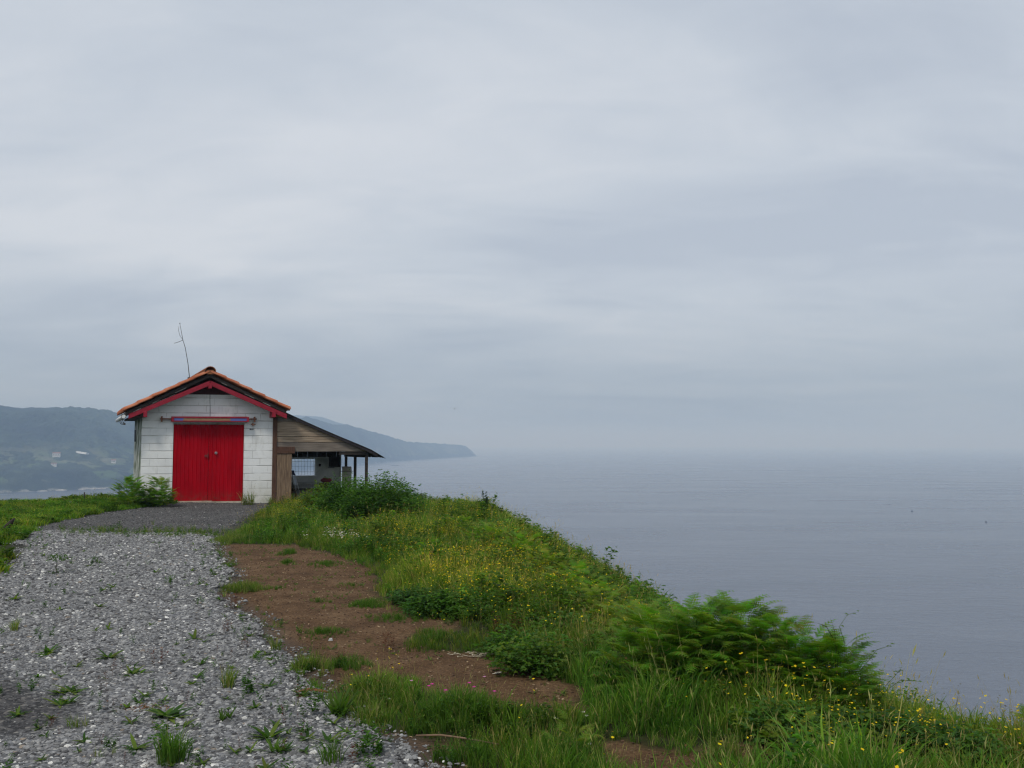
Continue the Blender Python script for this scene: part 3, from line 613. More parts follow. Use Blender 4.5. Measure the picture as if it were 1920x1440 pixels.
# bargeboards, purlins
for (ua, za, ub, zb) in ((-.42, 2.55, 1.905, 3.60), (1.925, 3.60, 4.24, 2.58)):
    a = B(); hh = .15
    a.hull8([(ua, -.47, za - hh), (ub, -.47, zb - hh), (ub, -.43, zb - hh), (ua, -.43, za - hh), (ua, -.47, za), (ub, -.47, zb), (ub, -.43, zb), (ua, -.43, za)]); a.build("bargeboard", m_barge, shed, .004)
for u, z, w, h in ((.0, 2.46, .11, .17), (3.79, 2.48, .11, .18), (1.865, 3.36, .10, .15)):
    a = B(); a.box((u, -.50, z), (u + w, .1, z + h)); a.build("purlin_end", m_barge, shed, .006)
a = B(); a.box((-.1, -.43, 2.50), (.02, .02, 2.66)); a.box((-.33, -.40, 2.44), (-.02, 4.3, 2.50)); a.build("rafter_tail", m_dkwood, shed)
# roof deck
m_fl = plain('flaking_paint', (.35, .35, .33), (.08, .07, .06), 12)
a = B()
for ua, ub in ((-.5, 1.9), (1.9, 4.22)):
    za, zb = rz(ua) - .06, rz(ub) - .06
    for k in range(9):
        v0 = -.47 + k * .555; v1 = v0 + .545; o = -.004 * (k % 2)
        a.hull8([(ua, v0, za - .10 + o), (ub, v0, zb - .10 + o), (ub, v1, zb - .10 + o), (ua, v1, za - .10 + o), (ua, v0, za + o), (ub, v0, zb + o), (ub, v1, zb + o), (ua, v1, za + o)])
deck = a.build("roof_deck", m_dkwood, shed)
# flaked edge strips under the tiles
for ua in (-.3, .25, .9, 2.25, 2.95, 3.5):
    a = B(); ub = ua + rnd.uniform(.15, .4); a.hull8([(ua, -.478, rz(ua) - .17), (ub, -.478, rz(ub) - .17), (ub, -.472, rz(ub) - .17), (ua, -.472, rz(ua) - .17), (ua, -.478, rz(ua) - .155), (ub, -.478, rz(ub) - .15), (ub, -.472, rz(ub) - .15), (ua, -.472, rz(ua) - .155)])
    a.build("edge_strip", m_fl, deck)
# clay tiles: one mesh per slope
def tile(a, s0, s1, v, r0, r1, side, cup=1, lift=0., seg=6):
    """barrel tile running from slope position s0 (up) to s1 (down)"""
    def pt(s, ang, r):
        u = 1.9 - s if side < 0 else 1.9 + s
        z = rz(u); return (u, v + r * math.cos(ang), z + cup * r * math.sin(ang) + lift)
    th = .016; rings = []
    for (s, r, up) in ((s0, r0, 0), (s1, r1, .022)):
        o = [pt(s, math.pi * k / seg, r) for k in range(seg + 1)]; i_ = [pt(s, math.pi * k / seg, r - th) for k in range(seg + 1)]
        rings.append(([(p[0], p[1], p[2] + up) for p in o], [(p[0], p[1], p[2] + up) for p in i_]))
    (o0, i0), (o1, i1) = rings
    for k in range(seg):
        a.poly([o0[k], o0[k + 1], o1[k + 1], o1[k]], True); a.poly([i0[k + 1], i0[k], i1[k], i1[k + 1]], True); a.poly([o1[k], o1[k + 1], i1[k + 1], i1[k]])
    a.poly([o0[0], o1[0], i1[0], i0[0]]); a.poly([o0[-1], i0[-1], i1[-1], o1[-1]])
for side, ln in ((-1, 2.42), (1, 2.38)):
    a = B(); rows = 6
    for c_ in range(24):
        v = -.44 + c_ * .205
        for r_ in range(rows):
            s0 = .03 + r_ * (ln - .03) / rows; s1 = s0 + (ln - .03) / rows + .06
            j = rnd.uniform(-.012, .012)
            tile(a, s0, s1 + j, v + rnd.uniform(-.006, .006), .078, .092, side, 1, .005 + rnd.uniform(0, .008))
            if c_ < 23: tile(a, s0, s1 + j, v + .1025, .07, .075, side, -1, .045)
    for r_ in range(rows):                  # verge cover tiles, each lapping over the next one down
        s0 = .03 + r_ * (ln - .03) / rows; s1 = s0 + (ln - .03) / rows + .05
        tile(a, s0, s1, -.475, .072, .090, side, 1, .0 + rnd.uniform(0, .01), 8)
    a.build("tiled_roof", m_tile, shed)
a = B()
for k in range(10):
    v0 = -.56 + k * .50; r0, r1 = .13, .155; pr = []
    for (v, r, zz) in ((v0, r1, .03), (v0 + .54, r0, .0)):
        ring = [(1.9 + r * 1.12 * math.cos(math.pi * q_ / 8), v, 3.86 + zz + r * math.sin(math.pi * q_ / 8)) for q_ in range(9)]
        inn = [(1.9 + (r - .018) * 1.12 * math.cos(math.pi * q_ / 8), v, 3.86 + zz + (r - .018) * math.sin(math.pi * q_ / 8)) for q_ in range(9)]; pr.append((ring, inn))
    for q_ in range(8):
        a.poly([pr[0][0][q_], pr[0][0][q_ + 1], pr[1][0][q_ + 1], pr[1][0][q_]], True); a.poly([pr[0][0][q_], pr[0][1][q_], pr[0][1][q_ + 1], pr[0][0][q_ + 1]]); a.poly([pr[0][1][q_ + 1], pr[0][1][q_], pr[1][1][q_], pr[1][1][q_ + 1]], True)
a.box((1.80, -.53, 3.80), (2.0, -.49, 3.93)); a.build("ridge_tiles", m_tile2, shed)
# gutter with its scrolled bracket
a = B(); a.tube([(-.565, -.56, 2.475), (-.565, 4.4, 2.46)], .062, 14); a.build("gutter", m_pvc, shed)
a = B()
def ring(a, cu, cz, r, w, n=14, v=-.5, a0=0, a1=2 * math.pi): a.tube([(cu + r * math.cos(a0 + (a1 - a0) * k / n), v, cz + r * math.sin(a0 + (a1 - a0) * k / n)) for k in range(n + 1)], w, 5)
ring(a, -.565, 2.475, .07, .008, v=-.565); ring(a, -.585, 2.31, .075, .010, v=-.53, a0=.3, a1=5.6); ring(a, -.585, 2.31, .042, .008, v=-.53, a0=1, a1=6)
a.box((-.56, -.55, 2.22), (-.50, -.50, 2.27)); a.tube([(-.60, -.53, 2.4), (-.55, -.53, 2.25), (-.50, -.53, 2.36)], .009, 5); a.build("gutter_bracket", m_iron, shed)
# ---- lean-to
a = B(); a.box((WU + .002, -.05, -.6), (WU + .13, .08, 2.50)); a.build("corner_post", m_brown, shed, .005)
a = B(); a.box((WU + .03, -.07, 2.50), (WU + .30, .05, 2.60)); a.build("wood_block", m_ochre, shed, .004)
def lz(u): return 2.70 - .437 * (u - 4.18) if u < 6.93 else 1.498 - .56 * (u - 6.93)
def lum(z): return 4.18 + (2.70 - .10 - z) / .437
for za, zb, mm in ((1.40, 1.69, m_board2), (1.702, 1.872, m_board), (1.884, 2.045, m_board), (2.052, 2.36, m_board2 if 0 else m_board), (2.368, 2.52, m_board2)):
    a = B(); u0 = WU + .134; j = rnd.uniform(-.006, .006)
    a.hull8([(u0, -.0 + j, za), (lum(za) - .02, .0 + j, za), (lum(za) - .02, .028 + j, za), (u0, .028 + j, za), (u0, .0 + j, zb), (lum(zb) - .02, .0 + j, zb), (lum(zb) - .02, .028 + j, zb), (u0, .028 + j, zb)])
    a.build("gable_board", mm, shed, .003)
a = B(); a.box((WU + .134, -.055, 1.34), (4.59, -.012, 1.555)); a.build("door_header", m_brown, shed, .004)
for k, (ua, ub) in enumerate(((4.04, 4.17), (4.175, 4.33), (4.335, 4.50))):
    a = B(); a.box((ua, -.03 + .006 * (k % 2), -.55), (ub, -.005 + .006 * (k % 2), 1.338)); a.build("vertical_board", m_ply if k != 1 else m_ply, shed, .003)
a = B(); nU, nV = 9, 72; up_, lo_ = [], []
for q_ in range(nU):
    u = 4.10 + (7.42 - 4.10) * q_ / (nU - 1); sag = -.03 * math.sin(math.pi * (u - 4.1) / 2.9) if u < 7 else 0
    row = []; row2 = []
    for k in range(nV + 1):
        v = -.12 + 2.98 * k / nV; w = .014 * math.cos(2 * math.pi * v / .165); z = lz(u) + sag + w - (.02 * vn(v * 3, 0, 4) * (1 if q_ == nU - 1 else 0)); uu = u + (.05 * (vn(v * 5, 1, 8) - .5) if q_ == nU - 1 else 0)
        row.append((uu, v, z)); row2.append((uu, v, z - .012))
    up_.append(row); lo_.append(row2)
for q_ in range(nU - 1):
    for k in range(nV):
        a.poly([up_[q_][k], up_[q_ + 1][k], up_[q_ + 1][k + 1], up_[q_][k + 1]], True); a.poly([lo_[q_][k + 1], lo_[q_ + 1][k + 1], lo_[q_ + 1][k], lo_[q_][k]], True)
    a.poly([up_[q_][0], lo_[q_][0], lo_[q_ + 1][0], up_[q_ + 1][0]])
for k in range(nV): a.poly([up_[-1][k], lo_[-1][k], lo_[-1][k + 1], up_[-1][k + 1]])
lr = a.build("lean_to_roof", m_black, shed)
for v in (-.105, .9, 1.8, 2.7):
    for (ua, ub) in ((4.1, 6.93), (6.93, 7.2)):
        a = B(); a.hull8([(ua, v, lz(ua) - .13), (ub, v, lz(ub) - .13), (ub, v + .05, lz(ub) - .13), (ua, v + .05, lz(ua) - .13), (ua, v, lz(ua) - .035), (ub, v, lz(ub) - .035), (ub, v + .05, lz(ub) - .035), (ua, v + .05, lz(ua) - .035)]); a.build("rafter", m_black if v < 0 else m_dkwood, lr)
a = B(); a.beam((7.1, -.06, 1.37), (7.46, -.08, 1.17), .03, .012); a.build("broken_slat", m_dkwood, lr)
a = B(); a.box((6.0, .03, 1.29), (6.93, .10, 1.397)); a.box((6.84, .101, 1.2), (6.93, 2.65, 1.30)); a.build("eave_beam", m_dkwood, shed)
for v in (0.02, 1.36, 2.53):
    a = B(); a.box((6.85, v, -.9), (6.93, v + .08, 1.2 if v > 1 else 1.288)); a.build("post", m_dkwood, shed, .004)
# rear wall of the lean-to with its window
a = B(); vb = 2.70
for (ua, ub, za, zb) in ((3.91, 5.06, -.9, 1.18), (5.06, 5.87, -.9, .545), (5.06, 5.87, 1.12, 1.18), (5.87, 6.30, -.9, 1.18), (6.304, 6.70, -.9, 1.18)): a.box((ua, vb, za), (ub, vb + .04, zb))
bw = a.build("rear_panel", m_inwhite, shed)
a = B()
for k in range(17): a.box((3.92 + k * .167, vb - .02 + .01 * (k % 2), 1.182), (4.08 + k * .167, vb + .01 + .01 * (k % 2), lz(3.92 + k * .167 + .16) - .02))
a.build("upper_boards", m_dkwood, shed)
a = B(); a.box((6.70, vb - .03, -.9), (6.75, vb + .06, 1.24)); a.build("end_post", m_inwhite, shed)
a = B()
for (p0, p1) in (((5.03, vb - .02, .52), (5.90, vb + .05, .546)), ((5.03, vb - .02, 1.12), (5.90, vb + .05, 1.145)), ((5.85, vb - .02, .546), (5.89, vb + .05, 1.12)), ((5.03, vb - .02, .546), (5.06, vb + .05, 1.12))): a.box(p0, p1)
wf = a.build("window_frame", m_pvc, bw)
a = B()
for k in range(8): u = 5.1 + k * .105; a.tube([(u, vb + .06, .55), (u - .02, vb + .06, 1.12)], .003, 4)
for z in (.68, .87, 1.03): a.tube([(5.06, vb + .065, z), (5.87, vb + .065, z - .01)], .004, 4)
a.build("window_grille", m_iron, wf)
a = B(); a.box((6.33, 2.45, .84), (6.66, 2.70, .86)); a.box((6.33, 2.45, 1.17), (6.66, 2.70, 1.19)); a.box((6.33, 2.45, .86), (6.345, 2.70, 1.17)); a.box((6.645, 2.45, .86), (6.66, 2.70, 1.17)); a.box((6.345, 2.68, .86), (6.645, 2.69, 1.17)); a.build("wall_cupboard", m_dkwood, bw)
a = B(); a.box((6.30, 2.60, .80), (6.50, 2.70, .82)); a.build("shelf", m_dkwood, bw)
a = B(); a.tube([(6.0, 2.70, .93), (6.0, 2.64, .93), (6.0, 2.64, .89)], .025, 6); a.tube([(6.0, 2.62, .86), (6.0, 2.62, .95)], .04, 8); a.build("wall_lamp", m_iron, bw)
# ---- things kept in the lean-to
def thing(name, label, cat, p, group=None): w = P(p); return props(empty(name, w), label, cat, group)
tb = thing("workbench", "dark wooden workbench along the rear wall under the lean-to roof", "workbench", (5.7, 2.3, -.35))
a = B(); a.box((5.0, 2.0, .08), (6.42, 2.66, .13)); a.build("top", m_dkwood, tb)
for u, v in ((5.03, 2.03), (6.32, 2.03), (5.03, 2.56), (6.32, 2.56)): a = B(); a.box((u, v, -.4), (u + .07, v + .07, .08)); a.build("leg", m_dkwood, tb)
a = B(); z0_, z1_ = .131, .33; u0, u1, v0, v1 = 5.03, 5.85, 2.05, 2.5
a.box((u0, v0, z0_), (u1, v1, z0_ + .015)); a.box((u0, v0, z0_ + .015), (u0 + .015, v1, z1_)); a.box((u1 - .015, v0, z0_ + .015), (u1, v1, z1_)); a.box((u0 + .015, v1 - .015, z0_ + .015), (u1 - .015, v1, z1_))
a.box((u0 + .015, v0, z0_ + .015), (u1 - .015, v0 + .012, z0_ + .05)); a.box((u0 + .015, v0, z1_ - .06), (u1 - .015, v0 + .012, z1_))
for k in range(11): u = u0 + .015 + k * .0755; a.box((u, v0, z0_ + .05), (u + .035, v0 + .012, z1_ - .06))
cr_ = a.build("crate", plain("grey_plastic", (.22, .23, .22), (.30, .30, .28), 9), None, 0, P((5.44, 2.27, .131))); props(cr_, "grey slotted plastic crate on the workbench under the barred window", "crate")
V = V0 * (1 + rng.uniform(-.15, .15, (12, 1))) * np.array([.26, .17, .12]); w_ = P((6.13, 2.25, .131 + .06)); o_ = np_mesh("red_bag", V + np.array(w_), T0, plain("dull_red_cloth", (.22, .03, .035), (.12, .02, .02), 12), origin=w_)
sb = o_.modifiers.new("soft", 'SUBSURF'); sb.levels = sb.render_levels = 2
props(o_, "crumpled dull red bag on the right end of the workbench", "bag")
a = B(); a.box((5.9, 2.03, .131), (6.40, 2.5, .30), .008); props(a.build("toolbox", m_dkwood, None, .01, P((6.1, 2.2, .13))), "dark low box on the workbench beneath the red bag", "box")
o_.location.z += .2
ch = thing("folding_chair", "folded light grey camp chair leaning just inside the lean-to beside the brown boards", "chair", (4.87, 1.2, -.3))
for du in (0, .09):
    a = B(); a.tube([(4.74 + du, 1.15 + du, .72), (4.84 + du, 1.2, .35), (5.02 + du, 1.25, -.32)], .017, 8); a.build("leg", m_steel, ch)
a = B(); a.hull8([(4.76, 1.18, .62), (4.88, 1.18, .60), (4.88, 1.22, .60), (4.76, 1.22, .62), (4.73, 1.18, .76), (4.82, 1.18, .77), (4.82, 1.22, .77), (4.73, 1.22, .76)]); a.build("headrest", plain("navy_cloth", (.03, .04, .09)), ch, .01)
a = B(); a.hull8([(4.82, 1.19, .30), (4.93, 1.19, .28), (4.93, 1.21, .28), (4.82, 1.21, .30), (4.76, 1.19, .60), (4.88, 1.19, .585), (4.88, 1.21, .585), (4.76, 1.21, .60)]); a.build("backrest", plain("pale_cloth", (.50, .55, .62), (.38, .42, .48), 8), ch)
pn = thing("leaning_panel", "tall beige sheet with a curved top leaning between the lean-to posts", "panel", (6.7, 1.75, -.4))
a = B(); prof = [(1.60 + .03 * k, -.5 + 1.28 * k / 6) for k in range(7)] + [(1.80, .82), (1.84, .855), (1.90, .87)]
for (p0, p1) in zip(prof[:-1], prof[1:]):
    f_ = lambda z: (z + .5) * .045
    a.hull8([(6.50 + f_(p0[1]), p0[0], p0[1]), (6.82 + f_(p0[1]), p0[0], p0[1]), (6.82 + f_(p0[1]), p0[0] + .012, p0[1]), (6.50 + f_(p0[1]), p0[0] + .012, p0[1]), (6.50 + f_(p1[1]), p1[0], p1[1]), (6.82 + f_(p1[1]), p1[0], p1[1]), (6.82 + f_(p1[1]), p1[0] + .012, p1[1]), (6.50 + f_(p1[1]), p1[0] + .012, p1[1])])
a.build("sheet", plain("beige_sheet", (.30, .28, .23), (.42, .40, .34), 3), pn)
a = B(); a.box((6.50, 1.765, .70), (6.93, 1.785, .72)); a.build("strap", m_dkwood, pn)
# ---- aerial on the roof
an = thing("tv_aerial", "thin leaning wire aerial with a forked top on the left roof slope", "aerial", (1.66, 3.0, 3.78))
a = B(); pts = [(1.68, 3, 3.72), (1.66, 3, 3.92), (1.60, 3, 4.4), (1.50, 3, 4.95), (1.42, 3, 5.2), (1.36, 3, 5.5), (1.305, 3, 5.78)]
a.tube(pts, [.016, .014, .012, .010, .009, .008, .006], 6); a.build("mast", m_iron, an)
a = B(); a.box((1.60, 2.96, 3.76), (1.68, 3.04, 3.93)); a.build("clamp", m_iron, an)
a = B(); a.tube([(1.42, 3, 5.21), (1.27, 2.98, 5.14), (1.13, 2.97, 5.09)], .008, 5); a.build("rod", m_iron, an)
a = B(); a.tube([(1.42, 3, 5.21), (1.31, 3.02, 5.38), (1.27, 3.03, 5.55), (1.28, 3.03, 5.68)], .006, 5); a.build("rod", m_iron, an)
a = B(); a.tube([(1.305, 3, 5.78), (1.30, 3, 5.80)], .022, 6); a.build("tip", m_iron, an)

# ================================================================== VEGETATION
class TB:
    def __init__(s): s.v = []; s.t = []; s.c = []
    def ribbon(s, pts, w, side, c0, c1=None):
        """tapering strip through pts; side = horizontal width direction"""
        c1 = c1 or c0; n = len(pts); i0 = len(s.v); side = np.array(side, float)
        for k, p in enumerate(pts):
            f = k / (n - 1); ww = w * (1 - f ** 2) * .5; c = [a * (1 - f) + b_ * f for a, b_ in zip(c0, c1)]
            if k == n - 1: s.v.append(np.array(p, float)); s.c.append(c)
            else: s.v += [np.array(p) - side * ww, np.array(p) + side * ww]; s.c += [c, c]
        for k in range(n - 2): a = i0 + 2 * k; s.t += [(a, a + 1, a + 3), (a, a + 3, a + 2)]
        a = i0 + 2 * (n - 2); s.t.append((a, a + 1, a + 2))
    def leaf(s, p, d, nrm, l, w, c, fold=.25, lobes=False):
        d = np.array(d, float); d /= np.linalg.norm(d) + 1e-9; sd = np.cross(d, nrm); sd /= np.linalg.norm(sd) + 1e-9; up = np.cross(sd, d); p = np.array(p, float); i = len(s.v)
        m_ = p + d * l * .45
        s.v += [p, m_ - sd * w / 2 + up * w * fold, p + d * l - up * l * .12, m_ + sd * w / 2 + up * w * fold, m_]; s.c += [c] * 5
        s.t += [(i, i + 4, i + 1), (i + 1, i + 4, i + 2), (i, i + 3, i + 4), (i + 4, i + 3, i + 2)]
        if lobes:
            for sg in (-1, 1):
                j = len(s.v); q_ = p + d * l * .2; s.v += [q_, q_ + sd * sg * w * .75 + d * l * .15, q_ + d * l * .28]; s.c += [c] * 3; s.t.append((j, j + 1, j + 2))
    def disc(s, p, nrm, r, c, n=6, c2=None):
        nrm = np.array(nrm, float); nrm /= np.linalg.norm(nrm); a = np.cross(nrm, (0, 0, 1.)) if abs(nrm[2]) < .9 else np.cross(nrm, (1., 0, 0)); a /= np.linalg.norm(a); b_ = np.cross(nrm, a); i = len(s.v)
        s.v.append(np.array(p, float)); s.c.append(c2 or c)
        for k in range(n):
            rr = r * (1 if k % 2 == 0 else .72); t = 2 * math.pi * k / n; s.v.append(np.array(p) + (a * math.cos(t) + b_ * math.sin(t)) * rr + nrm * r * .2); s.c.append(c)
        for k in range(n): s.t.append((i, i + 1 + k, i + 1 + (k + 1) % n))
    def out(s): return np.array(s.v, float), np.array(s.t, int), np.array(s.c, float)
def rv(a, b): return rnd.uniform(a, b)
def tc_(c, j=.15): f = rv(1 - j, 1 + j); return [max(0, x * f * rv(.94, 1.06)) for x in c]
GR1, GR2, GR3, DRY = (.050, .115, .016), (.080, .155, .022), (.130, .185, .032), (.30, .26, .12)
def grass(nb, h, spread, w, cols, droop=.5, seed_heads=0.):
    T = TB()
    for k in range(nb):
        a = rv(0, 6.283); r = spread * rnd.random() ** .7 * .5; b = rv(0, 6.283) if rnd.random() < .3 else a + rv(-.6, .6); H = h * rv(.55, 1.1); o = H * rv(.15, .75) * droop
        x0, y0 = r * math.cos(a), r * math.sin(a); dx, dy = math.cos(b), math.sin(b); c = tc_(rnd.choice(cols), .3); c1 = [x * 1.25 for x in c]
        pts = [(x0 + dx * o * f ** 1.8, y0 + dy * o * f ** 1.8, H * (f - .32 * droop * f ** 3)) for f in (0, .35, .7, 1)]
        s_ = rv(0, 3.14); T.ribbon(pts, w * rv(.7, 1.3), (math.cos(s_), math.sin(s_), 0), c, c1)
        if rnd.random() < seed_heads:
            q_ = pts[-1]; T.ribbon([(x0, y0, 0), (q_[0] * .6, q_[1] * .6, H * .7), (q_[0], q_[1], H * 1.3)], w * .35, (1, 0, 0), DRY)
            T.leaf((q_[0], q_[1], H * 1.2), (dx * .4, dy * .4, 1), (0, 1, 0), h * .13, w * .6, tc_(DRY))
    return T.out()
def flower(h, cols, pet, nh=3, r=.011, leafy=3):
    T = TB(); c = tc_(rnd.choice(cols)); x, y = rv(-.05, .05), rv(-.05, .05); tip = np.array((x, y, h))
    T.ribbon([(0, 0, 0), (x * .3, y * .3, h * .5), tuple(tip)], .004, (1, 0, 0), c); T.ribbon([(0, 0, 0), (x * .3, y * .3, h * .5), tuple(tip)], .004, (0, 1, 0), c)
    for k in range(nh):
        f = rv(.45, .75); b = np.array((x * f, y * f, h * f)); e_ = b + np.array((rv(-.09, .09), rv(-.09, .09), h * rv(.15, .42))) * 1.0 if k else tip
        if k: T.ribbon([tuple(b), tuple((b + e_) / 2 + np.array((0, 0, -.01))), tuple(e_)], .0035, (.7, .7, 0), c)
        T.disc(e_, (rv(-.6, .6), rv(-.7, .4), 1), r * rv(.7, 1.25), tc_(pet, .12), 8)
    for k in range(leafy): a = rv(0, 6.28); T.leaf((0, 0, rv(0, h * .45)), (math.cos(a), math.sin(a), rv(.1, .9)), (0, 0, 1), rv(.05, .10), rv(.010, .022), tc_(rnd.choice(cols)))
    return T.out()
def herb(h, n, cols, ll=.05, lw=.022, spread=.5, stem=(.05, .07, .02), lob=False):
    """upright leafy weed with several stems"""
    T = TB(); ns = max(1, n // 9)
    for s_ in range(ns):
        a = rv(0, 6.28); t = rv(0, spread) * h; H = h * rv(.6, 1); p = lambda f: np.array((math.cos(a) * t * f ** 1.4, math.sin(a) * t * f ** 1.4, H * f))
        T.ribbon([tuple(p(f)) for f in (0, .5, 1)], .005, (math.sin(a), -math.cos(a), 0), stem)
        for k in range(n // ns):
            f = rv(.12, 1); g = k * 2.4 + rv(-.4, .4); T.leaf(p(f), (math.cos(g), math.sin(g), rv(-.1, .7)), (0, 0, 1), ll * rv(.6, 1.2) * (1.15 - .5 * f), lw * rv(.7, 1.2), tc_(rnd.choice(cols), .25), lobes=lob)
    return T.out()
def rosette(n, l, w, cols, up=.35):
    T = TB()
    for k in range(n):
        a = k * 2.4 + rv(-.3, .3); u = rv(.05, up * 2); d = np.array((math.cos(a), math.sin(a), u)); L_ = l * rv(.6, 1.15); s = (-math.sin(a), math.cos(a), 0); c = tc_(rnd.choice(cols), .25)
        pts = [(d[0] * L_ * f * .9, d[1] * L_ * f * .9, L_ * (u * f - .45 * up * f ** 2) + .006) for f in (0, .3, .65, 1)]
        i0 = len(T.v)
        T.ribbon([pts[0], pts[1], pts[2], pts[3]], w * .6, s, c)
        for q_, f in ((2, 1.0), (3, 1.0), (4, 1.25), (5, 1.25)):
            T.v[i0 + q_] = np.array(pts[q_ // 2]) + (T.v[i0 + q_] - np.array(pts[q_ // 2])) * f * 1.5
    return T.out()
def frond(seed, L_=1., cols=((.11, .23, .020), (.16, .28, .032), (.13, .25, .024)), npin=9):
    """bipinnate bracken frond rising from the origin and arching along +Y; unit length"""
    T = TB(); r_ = random.Random(seed); th = .02 + r_.uniform(0, .22); p = np.array((0., 0., 0.)); c0 = r_.choice(cols); path = [p.copy()]; dirs = []; n = 26; bend = r_.uniform(.9, 1.6); yaw = 0
    for k in range(n):
        t = th + bend * (k / n) ** 1.5; yaw += r_.uniform(-.02, .03); d = np.array((math.sin(yaw) * math.sin(t), math.cos(yaw) * math.sin(t), math.cos(t))); dirs.append(d); p = p + d / n; path.append(p.copy())
    dirs.append(dirs[-1]); side = np.array((1., 0, 0)); stemc = (.07, .085, .03)
    T.ribbon([tuple(path[k]) for k in (0, 6, 12, 18, 26)], .012, (1, 0, 0), stemc, c0); T.ribbon([tuple(path[k]) for k in (0, 6, 12, 18, 26)], .010, (0, .7, .7), stemc, c0)
    for k in range(npin):
        f = k / (npin - 1); s = .34 + .65 * f; x = s * n; i = int(x); b = path[min(i, n)] * (1 - (x - i)) + path[min(i + 1, n)] * (x - i); d = dirs[min(i, n)]
        lp = .30 * (1 - f) ** .8 * (1.0 if k else .85) + .02
        for sg in (-1, 1):
            pd = side * sg * 1.0 + d * .55 + np.array((0, 0, r_.uniform(-.22, .12))); pd /= np.linalg.norm(pd); up = np.cross(side * sg, d) * sg; up = np.cross(pd, np.cross(up, pd)); up /= np.linalg.norm(up) + 1e-9
            c = [q_ * r_.uniform(.8, 1.25) for q_ in c0]; sd = np.cross(pd, up); m = max(3, int(8 * lp / .3)); w = lp * .27
            tipd = np.array((0, 0, -lp * .18)); i0 = len(T.v)
            # serrated strip: centre line + alternating leaflet points
            for j in range(m + 1):
                g = j / m; T.v.append(b + pd * lp * g + tipd * g * g); T.c.append(c)
            for j in range(m):
                g = (j + .62) / m; wj = w * (1 - ((j + .1) / m) ** 1.3) + .004
                for ss in (-1, 1):
                    T.v.append(b + pd * lp * g + tipd * g * g + sd * ss * wj - up * wj * .2); T.c.append([q_ * 1.12 for q_ in c])
                    q0 = len(T.v) - 1; T.t.append((i0 + j, i0 + j + 1, q0) if ss > 0 else (i0 + j + 1, i0 + j, q0))
    return T.out()
FRONDS = [frond(k) for k in range(8)]; FRONDS_Y = [frond(k + 20, cols=((.13, .23, .025), (.16, .25, .03))) for k in range(6)]
def rz_tilt(yaw, tilt):
    c, s = np.cos(yaw), np.sin(yaw); z = 0 * c; o = z + 1; Rz = np.stack([np.stack([c, -s, z], -1), np.stack([s, c, z], -1), np.stack([z, z, o], -1)], -2)
    c, s = np.cos(tilt), np.sin(tilt); Rx = np.stack([np.stack([o, z, z], -1), np.stack([z, c, s], -1), np.stack([z, -s, c], -1)], -2); return Rz @ Rx
def bracken(x, y, r, h, n, label, group=None, tint=(1, 1, 1), yellow=False, name="bracken_clump", lean=.0):
    n = int(n * 3.4); a = rng.uniform(0, 6.283, n); q_ = r * rng.random(n) ** .6 * .85; px, py = x + q_ * np.cos(a), y + q_ * np.sin(a)
    yaw = a - math.pi / 2 + rng.normal(0, 1., n); tilt = .25 + .75 * rng.uniform(0, 1, n) * (.3 + q_ / r)
    hs = h * rng.uniform(.75, 1.15, n) * (1.22 - .5 * q_ / r); tp = FRONDS_Y if yellow else FRONDS
    dome = h * .95 * np.clip(1 - (q_ / r) ** 2.6 * .95, 0, 1) * rng.uniform(.15, 1.05, n); hs = hs * .36 + .05
    P_ = np.stack([px, py, ground_h(px, py) - .02 + dome], -1); ti = np.array(tint) * rng.uniform(.75, 1.3, (n, 1)) * np.stack([rng.uniform(.85, 1.35, n), np.ones(n), np.ones(n)], -1)
    V, T, C = scatter_arrays(tp, rng.integers(0, len(tp), n), rz_tilt(yaw, tilt), np.repeat(hs[:, None], 3, 1) * 1.12, P_, ti)
    z = float(ground_h(x, y)); return props(np_mesh(name, V, T, LEAF, C, origin=(x, y, z)), label, "bracken", group)
def at(px, py): return G(px, py)
def place(tpls, pts, s, tint, tilt=.15):
    n = len(pts); P_ = np.array(pts); P_ = np.stack([P_[:, 0], P_[:, 1], ground_h(P_[:, 0], P_[:, 1]) - .004], -1)
    return scatter_arrays(tpls, rng.integers(0, len(tpls), n), rz_tilt(rng.uniform(0, 6.283, n), rng.uniform(-tilt, tilt, n)), np.repeat(np.broadcast_to(s, (n,))[:, None], 3, 1), P_, np.broadcast_to(tint, (n, 3)))
def merge(*L_):
    V, T, C = [], [], []; o = 0
    for v, t, c in L_: V.append(v); T.append(t + o); C.append(c); o += len(v)
    return np.concatenate(V), np.concatenate(T), np.concatenate(C)

TUFT = [grass(16, 1, .5, .030, [GR1, GR2, GR2], .8, .03) for k in range(6)]           # unit height
TUFTY = [grass(15, 1, .5, .028, [GR2, GR3, GR3, DRY], .7, .07) for k in range(6)]
SHORT = [grass(14, 1, 1.3, .11, [GR1, GR2, GR3], 1.1) for k in range(5)]
CLOV = [herb(1, 16, [(.045, .105, .018), (.065, .14, .022)], .55, .36, .9) for k in range(5)]
YEL = (.72, .52, .012); FLO = [flower(1, [GR2, GR3, (.11, .10, .035)], YEL, rnd.choice((2, 3, 4, 5)), .025, 3) for k in range(12)]
DRYST = [flower(1, [(.12, .10, .04), (.10, .11, .03)], (.16, .11, .04), 4, .02, 2) for k in range(5)]
HERB = [herb(1, 40, [(.055, .135, .022), (.085, .18, .026), (.045, .11, .02)], .24, .12, .55) for k in range(6)]

